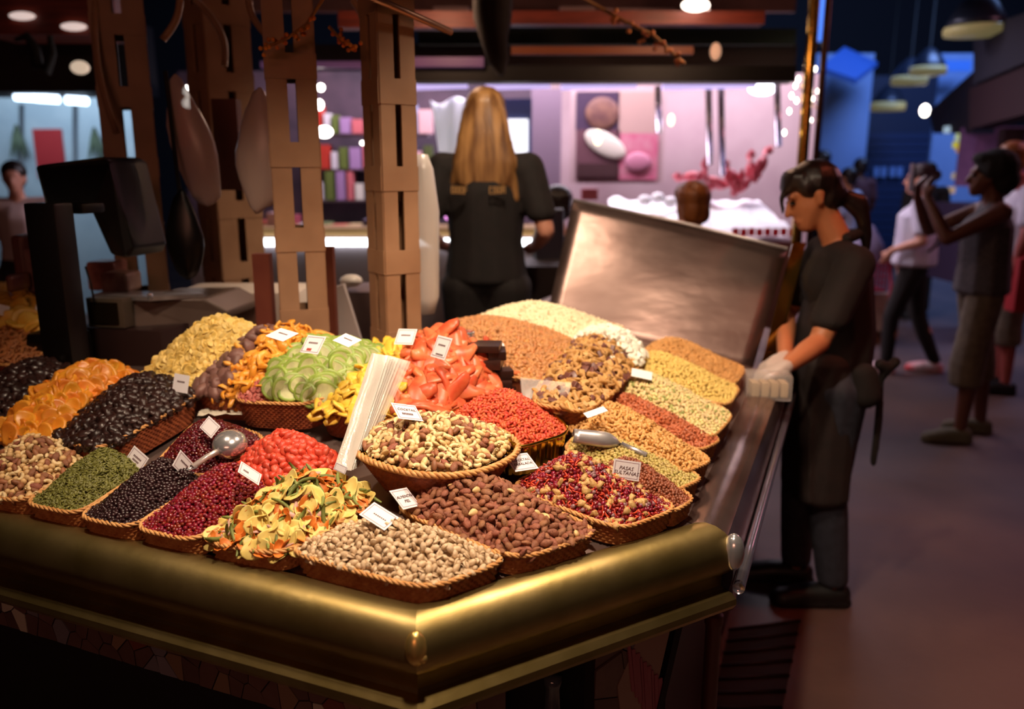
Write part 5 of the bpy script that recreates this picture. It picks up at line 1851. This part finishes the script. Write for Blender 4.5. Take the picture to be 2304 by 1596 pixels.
# white plastic hanging and screen behind the blonde woman
bm_ = MB()
vs = []
for i in range(12):
    for j in range(9):
        f, g_ = i / 11, j / 8
        vs.append(at(968 + 92 * f + 20 * g_, 226 + 122 * g_ + 8 * math.sin(f * 7), 5.5) + Vector((0, .04 * math.sin(f * 9 + g_ * 2), 0)))
bm_.add(vs, [(i * 9 + j, (i + 1) * 9 + j, (i + 1) * 9 + j + 1, i * 9 + j + 1) for i in range(11) for j in range(8)])
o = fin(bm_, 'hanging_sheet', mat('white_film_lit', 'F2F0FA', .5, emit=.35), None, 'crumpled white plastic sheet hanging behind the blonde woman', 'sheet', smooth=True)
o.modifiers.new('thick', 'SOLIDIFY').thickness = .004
scn_ = thing('monitor', at(1160, 300, 5.7), 'bright screen with a white page behind the blonde woman', 'monitor')
slab(1108, 222, 1196, 352, 5.75, .05).build('monitor_body', mat('monitor_blue', '4C5480', .4, emit=.12), scn_)
slab(1122, 268, 1188, 348, 5.72, .02).build('screen', emis('screen_white', 'F4F4FF', 1.6), scn_)
# butcher stall wall with poster
PINKW = mat('pinkish_wall', 'C9AEB4', .6, 0, 'B89AA2', 2)
MB().box((.92, 7.75, 1.19), (3.65, .1, 2.38)).build('wall_butcher', PINKW, kind='structure')
slab(1196, 200, 1260, 520, 6.6, .1).build('pillar_pale', mat('mauve_pillar', '8A7488', .6), label='mauve pillar beside the screen', cat='pillar')
po = thing('food_poster', at(1388, 405, 7.0), 'large poster of bread, bowl and meat on the butcher stall', 'poster')
slab(1285, 196, 1492, 412, 7.05, .03).build('poster_board', mat('poster_pale', 'B89CA0', .5), po)
slab(1297, 206, 1392, 292, 7.02, .02).build('printed_panel', mat('print_violet', '3E2A44', .5), po)
slab(1392, 206, 1478, 300, 7.02, .02).build('printed_panel', mat('print_rose', 'AE8E88', .5), po)
slab(1297, 292, 1392, 405, 7.02, .02).build('printed_panel', mat('print_plum', '5E3A44', .5), po)
slab(1392, 300, 1478, 405, 7.02, .02).build('printed_panel', mat('print_pink', 'C08090', .5, 0, 'B85A78', 9), po)
MB().ell(ony(1355, 255, 7.01), (.14, .02, .13), nu=18, nv=10).build('printed_bread', mat('print_bread', '7E5648', .6, 0, '5E3A3A', 12), po, smooth=True)
MB().ell(ony(1362, 325, 7.0), (.19, .02, .09), Matrix.Rotation(.5, 3, 'Y'), nu=18, nv=10).build('printed_bowl', mat('print_bowl', 'C8C0B4', .5), po, smooth=True)
MB().ell(ony(1435, 365, 7.0), (.11, .02, .08), nu=18, nv=10).build('printed_meat', mat('print_meat', 'B07088', .5), po, smooth=True)
slab(1300, 368, 1390, 398, 7.0, .02).build('printed_caption', mat('print_dark', '3A1E22', .5), po)
# hanging steel rods and glass in front of the wall
for i, (x, y0, y1) in enumerate(((1594, 200, 372), (1622, 200, 395), (1480, 195, 300), (1748, 190, 330))):
    a, b = at(x, y0, 5.6), at(x + 3, y1, 5.6)
    fin(MB().tube([a, b], .022, 10), 'steel_rod', mat('pale_steel', 'C8BCC8', .25, .9), None, ('long steel rod left of the seafood', 'longest steel rod over the seafood', 'short steel rod beside the poster', 'steel rod beside the brass post')[i], 'rod', 'hanging steel rods', smooth=True)
# ice counter with seafood
ice = thing('ice_counter', at(1600, 560, 5.4), 'brightly lit ice counter of the seafood stall with red cards', 'counter')
ca, cb2 = at(1405, 545, 5.2), at(1800, 545, 5.2)
MB().box(((ca.x + cb2.x) / 2, ca.y + .5, ca.z / 2), (cb2.x - ca.x, 1.0, ca.z)).build('counter_body', mat('counter_pink', '9A6A68', .5), ice)
ICE = mat('crushed_ice', 'F4F2F6', .5, 0, 'FFFFFF', 30, .5, 60)
m = MB()
vs = []
N1, N2 = 30, 14
for i in range(N1):
    for j in range(N2):
        f, g_ = i / (N1 - 1), j / (N2 - 1)
        p = Vector((ca.x + (cb2.x - ca.x) * f, ca.y + .95 * g_, ca.z + .03 + .20 * g_ + .06 * noise.noise(Vector((f * 9, g_ * 5, 0)))))
        vs.append(p)
m.add(vs, [(i * N2 + j, (i + 1) * N2 + j, (i + 1) * N2 + j + 1, i * N2 + j + 1) for i in range(N1 - 1) for j in range(N2 - 1)])
m.build('ice_bed', ICE, ice, smooth=True)
for i in range(8):
    c = at(1655 + i * 18, 522 + (i % 2), 5.12)
    fin(MB().bbox(c, (.042, .006, .05), .002), 'price_card', mat('red_card', 'C81E28', .5, emit=.1), None, 'red price card number %s along the ice counter front' % ('one two three four five six seven eight'.split()[i]), 'card', 'red cards along the ice counter', angle=A30)
SEA = mat('seafood_red', 'C03848', .35, 0, 'D86A78', 12)
for i, (x, y) in enumerate(((1560, 398), (1612, 412), (1650, 400), (1690, 385), (1712, 372), (1668, 420), (1590, 420))):
    c = at(x, y, 5.9)
    r_ = thing('lobster', c, ('red lobster left of the seafood heap', 'red lobster below the steel rod', 'red lobster in the middle of the ice', 'red lobster leaning on the display', 'topmost red lobster with raised claw', 'lowest red lobster on the ice', 'small red lobster behind the auburn hair')[i], 'seafood', 'lobsters on the ice counter')
    rr = Matrix.Rotation(.5 * i, 3, 'Y')
    MB().ell(c, (.075, .05, .04), rr).build('shell', SEA, r_, smooth=True)
    for sx in (-1, 1):
        e = c + rr @ Vector((.08, sx * .05, .02))
        MB().tube([c + rr @ Vector((.06, sx * .03, 0)), e, e + Vector((.02 * sx, 0, .07)), e + Vector((.01 * sx, 0, .12))], [.012, .012, .024, .006], 8).build('claw', SEA, r_, smooth=True)
    MB().tube([c + rr @ Vector((-.08, 0, 0)), c + rr @ Vector((-.11, 0, -.01)), c + rr @ Vector((-.13, 0, .02))], [.03, .025, .03], 8).build('tail', SEA, r_, smooth=True)
slab(1310, 425, 1345, 450, 5.6, .1).build('meat_tray', mat('tray_red', 'A85060', .5), label='small red and white tray on the back counter', cat='tray')
for i, (x, y) in enumerate(((1450, 452), (1480, 446), (1508, 455))):
    fin(MB().ell(at(x, y, 5.7), (.05, .05, .04)), 'paper_bundle', ICE, None, ('left', 'middle', 'right')[i] + ' white paper bundle beside the auburn hair', 'bundle', 'white bundles on the ice counter', smooth=True)
# brass post with glass drops, whose emission stands in for glints
bp = at(1802, 560, 4.75)
post = thing('brass_post', (bp.x, bp.y, 0), 'tall brass post at the corner of the seafood stall', 'post')
MB().lathe([(.030, 0), (.030, 2.6), (.036, 2.6), (.036, 2.64)], (bp.x - .03, bp.y, 0), 16).build('shaft', BRASS2, post, angle=A30)
MB().lathe([(.018, 0), (.018, 2.6)], (bp.x + .045, bp.y, 0), 12).build('shaft', mat('dark_bronze', '3A2018', .35, .8), post, angle=A30)
DROP = emis('glint_drop', 'FFF2DA', 14)  # glints put in as emission; the drops are no lamps
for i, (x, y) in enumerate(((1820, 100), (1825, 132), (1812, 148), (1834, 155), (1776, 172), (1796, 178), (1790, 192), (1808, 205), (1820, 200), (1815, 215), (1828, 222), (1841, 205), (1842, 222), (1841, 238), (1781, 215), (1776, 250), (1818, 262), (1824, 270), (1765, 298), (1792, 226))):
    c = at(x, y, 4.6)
    fin(MB().lathe([(.001, .014), (.006, .008), (.009, 0), (.006, -.010), (.001, -.016)], c, 10), 'glint_drop', DROP, None, 'small glowing glass drop hanging on the brass post', 'ornament', 'glass drops on the brass post', smooth=True)
MB().tube([at(1820, 60, 4.6), at(1822, 150, 4.6), at(1800, 200, 4.6), at(1842, 250, 4.6)], .003, 6).build('drop_wire', BRASS2, post, smooth=True)
# --- long counter with LED edge behind the columns
lc_ = thing('lit_counter', at(850, 560, 5.1), 'long counter with a glowing white edge behind the columns', 'counter')
a, b = at(425, 545, 5.1), at(1245, 545, 5.1)
MB().box(((a.x + b.x) / 2, a.y + .35, a.z - .30), (b.x - a.x, .7, .55)).build('counter_body', mat('counter_grey', '8A7E84', .5), lc_)
MB().box(((a.x + b.x) / 2, a.y - .01, a.z), (b.x - a.x, .03, .042)).build('edge_light', emis('led_edge', 'F4FAFF', 7), lc_)
MB().box(((a.x + b.x) / 2, a.y + .2, a.z + .06), (b.x - a.x, .4, .05)).build('wooden_top', mat('amber_top', 'B08A58', .5), lc_)
cols = ['E0D8D0', 'D8B050', 'F0ECE8', 'B0483C', 'C8A0A8', '8E3848', 'E8E4EC', '6E8050', 'C86048', 'E4C890', '5A5078', 'D0A8B8']
rr_ = random.Random(12)
for i in range(22):
    x = 455 + i * 36
    if 955 < x < 1215:
        continue
    y0 = 528 - rr_.uniform(18, 62)
    c = slab(x, y0, x + rr_.uniform(20, 34), 528, 5.35 + .1 * (i % 2), .18)
    fin(c, 'food_pack', mat('pack_%d' % (i % 12), cols[i % 12], .5), None, 'blurred food pack on the lit counter, %s from the left column' % ('first second third fourth fifth sixth seventh eighth ninth tenth eleventh twelfth thirteenth fourteenth fifteenth sixteenth seventeenth eighteenth nineteenth twentieth next last'.split()[i]), 'pack', 'packs on the lit counter')
# colourful shelves behind the columns
sh_ = thing('product_shelf', at(850, 520, 6.6), 'crowded product shelf behind the lit counter', 'shelf')
slab(400, 160, 1200, 520, 7.2, .05).build('back_panel', mat('shelf_back', '5E4858', .7, 0, '3E3040', 3), sh_)
for y in (300, 380, 450):
    slab(690, y, 960, y + 5, 6.8, .3).build('shelf_board', mat('shelf_pale', 'A89AA6', .5), sh_)
shc = ['C83A2E', 'E8E0EC', '6A7A3A', 'B08AC0', 'D8707A', 'F0E8E0', '3E3A60', 'C8B040', 'A83A48', '8E98B8', 'E0B0B8', '505A30']
n_ = 0
for y in (300, 380, 450):
    x = 694
    while x < 955:
        w_ = rr_.uniform(16, 34)
        h_ = rr_.uniform(30, 66)
        fin(slab(x, y - h_, x + w_ - 3, y, 6.75, .15), 'boxed_product', mat('box_%d' % (n_ % 12), shc[n_ % 12], .5), None, ('blurred boxed product on the %s shelf board, item %s' % ({300: 'top', 380: 'middle', 450: 'bottom'}[y], 'one two three four five six seven eight nine ten eleven twelve thirteen fourteen fifteen'.split()[int((x - 694) / 18)])), 'product', 'products on the far shelf')
        x += w_
        n_ += 1
# red stall between the two left columns
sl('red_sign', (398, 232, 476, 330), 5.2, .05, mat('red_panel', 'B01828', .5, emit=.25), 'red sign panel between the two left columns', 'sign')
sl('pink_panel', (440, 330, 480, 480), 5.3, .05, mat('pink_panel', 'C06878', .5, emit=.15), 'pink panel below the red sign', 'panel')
# --- left stall: pale blue wall, tubes, red notice
BLW = mat('pale_blue_wall', 'A9BBC8', .6, 0, '98ACBC', 3)
a, b = at(-200, 235, 8.6), at(300, 520, 8.6)
MB().box(((a.x + b.x) / 2, 8.95, 1.2), (b.x - a.x, .1, 2.4)).build('wall_tiled', BLW, kind='structure')
slab(-220, 40, 300, 208, 7.0, .5).build('trim_1', mat('dark_header', '120C0E', .8), kind='structure')
for i, x in enumerate((65, 115, 180)):
    a, b = ony(x - 30, 217 + 4 * i, 7.2), ony(x + 16, 220 + 4 * i, 7.2)
    fin(MB().tube([a, b], .035, 10), 'tube_lamp', emis('blue_tube', 'CFE6FF', 5), None, ('left', 'middle', 'right')[i] + ' bluish tube lamp over the pale blue wall', 'lamp', 'tube lamps over the pale wall', smooth=True)
sl('red_notice', (72, 290, 150, 402), 8.875, .02, mat('notice_red', '9C2028', .6), 'square red notice on the pale blue wall', 'notice')
for i, x in enumerate((48, 168)):
    a, b = ony(x, 235, 8.872), ony(x, 420, 8.872)
    fin(MB().tube([a, b], .02, 8), 'conduit', mat('grey_pipe', '5E6670', .5), None, ('left', 'right')[i] + ' grey conduit on the pale blue wall', 'pipe', 'conduits on the pale wall', smooth=True)
for i, (x, y) in enumerate(((40, 312), (215, 318))):
    c = ony(x, y, 8.80)
    r_ = thing('hanging_herbs', c, ('left', 'right')[i] + ' bunch of dried herbs hanging before the pale blue wall', 'herbs', 'hanging herb bunches')
    for k in range(9):
        th = k * .7
        MB().tube([c + Vector((0, 0, .14)), c + Vector((.03 * math.cos(th), .03 * math.sin(th), .02)), c + Vector((.09 * math.cos(th), .09 * math.sin(th), -.14 - .03 * (k % 3)))], [.012, .02, .004], 6).build('herb_stem', mat('herb_green', '4A5A48', .8), r_, smooth=True)
# left canopy with recessed lamps and dark iron scrolls
lcn = thing('timber_soffit', at(130, 40, 4.2), 'reddish timber soffit with two flat lamps over the left stall', 'soffit')
slab(-60, -60, 262, 78, 4.3, .3).build('soffit_board', CANR, lcn)
slab(-60, 78, 262, 205, 4.9, .06).build('soffit_board', mat('dark_plum_board', '1E1214', .7), lcn)
for (x, y) in ((50, 36), (166, 60)):
    p = ony(x, y, 4.285)
    MB().ell(p, (.065, .03, .020), nu=18, nv=8).build('flat_lamp', emis('flat_lamp', 'F0D8D0', .75), lcn, smooth=True)
MB().tube([ony(x_, y_, 4.2) for x_, y_ in ((35, 90), (60, 80), (80, 110), (85, 150), (105, 160), (118, 120), (112, 80))], [.012, .02, .026, .03, .026, .02, .012], 8).build('iron_scroll', BLACKM, lcn, smooth=True)
# packed goods left of the scale
for i, (x0, y0, x1, y1, t, c) in enumerate(((66, 480, 110, 590, 2.5, '7A5240'), (20, 530, 62, 640, 2.45, '6A4A40'), (48, 560, 108, 660, 2.4, '8A6A64'), (190, 590, 262, 655, 2.55, 'B07A70'), (222, 615, 290, 660, 2.45, 'A88A7C'), (8, 620, 30, 660, 2.3, '8A6A3A'))):
    o = sl('packed_goods', (x0, y0, x1, y1), t, .10, mat('goods_%d' % i, c, .35, 0, '6A3A34', 14), ('tall brown pack left of the scale pole', 'brown pack at the left edge of the stall', 'wrapped pack behind the pale banana chips', 'pink wrapped pack right of the scale pole', 'cream wrapped pack beside the left column', 'small olive pack at the left edge')[i], 'pack', 'packs behind the scale', bev=.01)
# --- things hung on and around the columns
def sag_bag(cx, cy, wpx, hpx, t, m, label, tip=0.0, seed=0, name='hanging_bag', cat='bag'):
    mb = MB()
    c = at(cx, cy, t)
    W, Hh = wpx * t / FPX / 2, hpx * t / FPX / 2
    def f(p, q_):
        s = 1 - .45 * max(0, p.z) ** 1.2
        q_ = Vector((q_.x * s + tip * (p.z) * W, q_.y * s, q_.z))
        return q_ * (1 + .10 * noise.noise(p * 2.2 + Vector((seed, 0, 0))))
    mb.ell(c, (W, W * .45, Hh), None, 18, 14, f)
    return fin(mb, name, m, None, label, cat, smooth=True)


sag_bag(432, 320, 100, 290, 2.35, mat('grey_film', 'C4AEA8', .3, 0, alpha=.8), 'translucent bag hanging right of the scale column', -.55, 1)
sag_bag(585, 340, 110, 270, 2.25, mat('pale_film', 'CDB8AE', .3, 0, alpha=.9), 'pale plastic bag hanging on the middle column', .1, 3)
sag_bag(415, 530, 84, 200, 2.3, BLACKP, 'black bag hanging beside the scale column', 0, 5)
fin(MB().tube([at(372, 160, 2.3), at(388, 300, 2.3), at(405, 440, 2.3)], .006, 6), 'black_strap', BLACKM, None, 'black strap running down beside the scale column', 'strap', smooth=True)
sl('paper_stack', (474, 222, 545, 428), 2.7, .05, mat('brown_paper', '5A2A1C', .75), 'stack of brown paper hung on the rear column', 'paper')
fin(MB().lathe([(.03, 0), (.045, .05), (.05, .30), (.035, .42), (.02, .46)], at(955, 705, 2.45), 14), 'hanging_film_roll', mat('film_white', 'CFC4BE', .3, 0, alpha=.8), None, 'pale plastic roll hanging beside the blonde woman', 'roll', smooth=True)
a = at(598, 745, 2.22)
sl('cardboard_sheet', (566, 572, 618, 770), 2.28, .03, mat('red_cardboard', '8A4630', .8, 0, '6E2E20', 5), 'red brown cardboard left of the middle column', 'cardboard')
sl('cardboard_sheet', (716, 556, 758, 770), 2.30, .03, mat('red_cardboard', '8A4630', .8, 0, '6E2E20', 5), 'red brown cardboard right of the middle column', 'cardboard')
# pale worktop behind the scale and grey stand
wt = at(500, 650, 2.75)
MB().bbox((wt.x + .09, wt.y - .03, wt.z - .10), (.40, .24, .22), .02).build('pale_worktop', mat('worktop_beige', 'DCCCC0', .6), label='pale beige worktop block behind the scale', cat='worktop', angle=A30)
m = MB()
a = [at(745, 650, 2.4), at(772, 640, 2.4), at(812, 770, 2.4), at(752, 770, 2.4)]
fin(m.prism(a, Vector((0, .03, 0))), 'paper_cone', mat('white_paper', 'BEB0AC', .7), None, 'leaning white paper sheaf beside the grey stand', 'paper')
sl('grey_stand', (772, 658, 838, 780), 2.75, .25, mat('stand_grey', '6E5A58', .4, .3), 'grey metal stand behind the kiwi slices', 'stand')
fin(MB().ell(at(790, 632, 2.8), (.04, .04, .022)), 'white_dish', mat('dish_white', 'D8CCC4', .3), None, 'small white dish on the grey stand', 'dish', smooth=True)
sl('till_screen', (1205, 470, 1268, 600), 4.2, .08, mat('till_dark', '221A26', .3), 'dark till screen behind the white almonds', 'till', bev=.01)
sl('back_cabinet', (1160, 600, 1290, 760), 3.9, .4, mat('cab_dark', '2A1816', .6), 'dark cabinet behind the white almonds', 'cabinet')
# hanging dark bundle and flower garlands
fin(MB().tube([at(1110, -40, 3.6), at(1108, 40, 3.6), at(1112, 90, 3.6), at(1122, 140, 3.6), at(1128, 170, 3.6)], [.09, .085, .06, .045, .012], 12), 'hanging_bundle', mat('dark_bundle', '1E100D', .9, 0, bump=.6, bscale=20), None, 'dark brown bundle hanging below the canopy', 'bundle', smooth=True)
GST = mat('vine_stem', '8A5A24', .7)
GFL = mat('vine_bud', 'C87A1E', .6, 0, 'B0501E', 60)
for gi, (pts, t, lb) in enumerate((([(735, -15), (690, 55), (640, 90), (592, 108)], 1.95, 'yellow flowering vine across the middle column'), ([(740, 60), (770, 92), (802, 108)], 2.0, 'short flowering twig right of the middle column'),
                                   ([(1300, -10), (1390, 40), (1470, 80), (1540, 145)], 3.6, 'orange leafed branch under the canopy'))):
    P_ = [at(x, y, t) for x, y in pts]
    r_ = thing('flower_garland', P_[-1], lb, 'garland')
    MB().tube(P_, .0045 * t / 2, 6).build('stem', GST, r_, smooth=True)
    rq = random.Random(gi)
    for k in range(26):
        f = .25 + .75 * k / 25
        i = min(len(P_) - 2, int(f * (len(P_) - 1)))
        p = P_[i].lerp(P_[i + 1], f * (len(P_) - 1) - i) + Vector((rq.gauss(0, .008), rq.gauss(0, .008), rq.gauss(0, .008))) * t / 2
        MB().ell(p, (.0055 * t / 2, .0045 * t / 2, .0055 * t / 2), nu=7, nv=5).build('bud', GFL, r_, smooth=True)
rq = random.Random(5)
for k in range(40):
    p = at(1240 + rq.random() * 300, 55 + rq.random() * 40, 4.8)
    if k == 0:
        ivy = thing('ivy_swag', p, 'dark green ivy along the canopy edge', 'ivy')
    MB().ell(p, (.05, .012, .035), Matrix.Rotation(rq.uniform(-1, 1), 3, 'Y'), 8, 5).build('ivy_leaf', mat('ivy_green', '1C3214', .6), ivy, smooth=True)
# --- right side of the hall
BLP = mat('pillar_blue', '7890BC', .6, 0, '6A84B2', 1.5)
BLD = mat('shutter_blue', '1C2A4E', .5)
sl('blue_pillar', (1838, 120, 1924, 606), 13.0, .6, BLP, 'pale blue square pillar at the end of the aisle', 'pillar')
sh2 = thing('roller_shutter', at(2010, 560, 15), 'dark blue roller shutter at the end of the hall', 'shutter')
for i in range(16):
    y0 = 300 + i * 17
    slab(1915, y0, 2112, y0 + 14.5, 15, .08).build('shutter_slat', BLD, sh2)
slab(1915, 569, 2112, 576.5, 15, .1).build('bottom_rail', BLD, sh2)
slab(1905, 170, 2120, 300, 15.1, .1).build('shutter_box', mat('shutter_box', '101A38', .6), sh2)
for i, x in enumerate((1968, 1984, 2004, 2020)):
    slab(x, 376, x + 9, 398, 14.9, .03).build('painted_letter', mat('letter_pale', '6A88C0', .6), sh2)
sl('blue_banner', (2118, 120, 2184, 614), 12.5, .06, BLP, 'pale blue wall panel right of the shutter', 'panel')
aw = MB()
a_ = [at(1845, 150, 10), at(1925, 178, 10), at(1975, 140, 12), at(1900, 105, 12)]
fin(aw.prism(a_, Vector((0, 0, -.06))), 'blue_awning', mat('awning_blue', '2E5AA8', .6), None, 'sloping blue awning beside the pale pillar', 'awning')
sl('high_window', (1842, -10, 1862, 92), 14, .1, emis('blue_window', '4A78C8', .8), 'narrow blue lit window high above the aisle', 'window')
sl('banner_window', (2120, 136, 2184, 160), 12.2, .05, emis('blue_window2', '3468C0', .35), 'blue lit strip above the wall panel', 'window')
LSH = mat('lamp_enamel', '2A3040', .3, .3)
LRIM = mat('lamp_rim', 'A89C6A', .4, 0, emit=.25)
for i, (x, y, rw, t) in enumerate(((2196, 68, 66, 6.4), (2088, 158, 38, 10.2), (2046, 180, 38, 11.2), (1998, 238, 36, 13.5))):
    c = at(x, y, t)
    R_ = rw * t / FPX
    r_ = thing('bell_lamp', c, ('nearest bell shaped hall lamp at the top of the aisle', 'second bell shaped hall lamp before the blue panel', 'third bell shaped hall lamp left of the second', 'most distant bell shaped hall lamp before the shutter')[i], 'lamp', 'bell lamps along the aisle')
    MB().lathe([(R_ * .18, R_ * 1.25), (R_ * .30, R_ * 1.15), (R_ * .62, R_ * .85), (R_ * .9, R_ * .35), (R_, 0.02), (R_ * .96, .02), (R_ * .55, R_ * .8), (R_ * .1, R_ * 1.1)], c, 24).build('lamp_shade', LSH, r_, smooth=True)
    MB().lathe([(R_ * 1.0, -.045 * t / 8), (R_ * 1.03, 0), (R_ * 1.0, .03 * t / 8), (R_ * .9, .0)], c, 24).build('rim_band', LRIM, r_, smooth=True)
    MB().tube([c + Vector((0, 0, R_ * 1.2)), c + Vector((0, 0, R_ * 1.2 + 1.6))], .012, 6).build('rod', BLACKM, r_, smooth=True)
# dark stalls along the right of the aisle
DKA = mat('awning_dark', '1C1420', .8, 0, '2A1A24', 2)
for i, (q_, lb, m) in enumerate((([(2190, 70, 7), (2330, 20, 5.5), (2330, 130, 5.5), (2190, 190, 7)], 'upper dark awning on the right of the aisle', mat('awning_slate', '262434', .8)), ([(2180, 200, 7.2), (2330, 140, 5.6), (2330, 250, 5.6), (2180, 290, 7.2)], 'lower dark red awning on the right of the aisle', mat('awning_maroon', '2E121C', .8)),
                                 ([(2090, 250, 9.5), (2190, 160, 7.6), (2190, 300, 7.6), (2100, 300, 9.5)], 'small black awning beside the blue panel', DKA))):
    fin(MB().prism([at(*p) for p in q_], Vector((.25, .1, 0))), 'stall_awning', m, None, lb, 'awning', 'awnings along the aisle')
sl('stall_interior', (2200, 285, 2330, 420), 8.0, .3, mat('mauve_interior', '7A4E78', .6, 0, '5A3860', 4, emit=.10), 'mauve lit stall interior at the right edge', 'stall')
sl('purple_stall', (2180, 460, 2330, 640), 7.6, .6, mat('stall_side', '3A2A44', .6), 'dark purple stall front at the right edge', 'stall')
slab(2262, 288, 2286, 470, 7.7, .1).build('dark_pillar', mat('pillar_maroon', '2A1014', .7), label='dark maroon pillar before the mauve stall', cat='pillar')
for i, (x, y, c) in enumerate(((2132, 292, 'B8D4E8'), (2146, 284, 'A8C8E0'), (2160, 278, 'B0D0E4'), (2158, 308, 'C8D8A0'), (2152, 326, 'D0C840'), (2160, 336, 'C89030'), (2225, 270, '8A60B0'), (2140, 428, 'C8A888'), (2150, 396, 'B0A088'), (2128, 428, 'C8B090'))):
    fin(MB().bbox(at(x, y, 8.6), (.07, .05, .07), .015), 'stall_lantern', mat('lantern_%d' % i, c, .4, emit=.55), None, ('first of the pale blue lanterns', 'second of the pale blue lanterns', 'third of the pale blue lanterns', 'pale green lantern', 'yellow lantern', 'orange lantern', 'violet lantern', 'upper beige lantern', 'single beige lantern', 'lower beige lantern')[i] + ' beside the right stalls', 'lantern', 'lanterns beside the right stalls', angle=A30)
# red basket trolley and cartons
tc_ = onz(1965, 800, 0)
tt = (tc_ - CAM).dot(Vector((0, CP, -SP)))
tr2 = thing('basket_trolley', (tc_.x, tc_.y, 0), 'red wire shopping basket trolley pulled by the woman in white', 'trolley')
TRD = mat('trolley_red', '8E1428', .5)
a, b = at(1938, 595, tt), at(2000, 655, tt)
for i in range(9):
    x = a.x + (b.x - a.x) * i / 8
    MB().box((x, a.y, (a.z + b.z) / 2), (.008, .008, a.z - b.z)).build('basket_bar', TRD, tr2)
    MB().box((x, a.y + .26, (a.z + b.z) / 2), (.008, .008, a.z - b.z)).build('basket_bar', TRD, tr2)
for i in range(5):
    z = b.z + (a.z - b.z) * i / 4
    MB().box(((a.x + b.x) / 2, a.y, z), (b.x - a.x, .008, .008)).build('basket_bar', TRD, tr2)
    for xx in (a.x, b.x):
        MB().box((xx, a.y + .13, z), (.008, .26, .008)).build('basket_bar', TRD, tr2)
MB().box(((a.x + b.x) / 2, a.y + .13, b.z - .01), (b.x - a.x, .26, .02)).build('basket_floor', TRD, tr2)
MB().tube([at(2003, 585, tt), at(2005, 640, tt), at(1998, 700, tt), at(1996, 800, tt)], .012, 8).build('pull_handle', TRD, tr2, smooth=True)
sl('carton', (1945, 660, 1998, 745), tt + .25, .30, mat('cream_carton', 'A8907C', .7, 0, '94806E', 12), 'cream carton stack behind the saleswoman', 'carton')
sl('carton', (1945, 745, 1996, 790), tt + .3, .30, mat('brown_carton', '7A5038', .7), 'brown carton under the cream carton', 'carton')
o = sag_bag(1950, 560, 80, 110, tt + .1, mat('lilac_film', '8A7E9E', .4, 0, alpha=.85), 'pale lilac carrier bag above the red trolley', 0, 9)
# ------------------------------------------------------------------ heaps of food, piece by piece
run_heaps()
print('DONE', [(H['name'], H['n']) for H in HEAPS], round(time.time() - T0, 1))
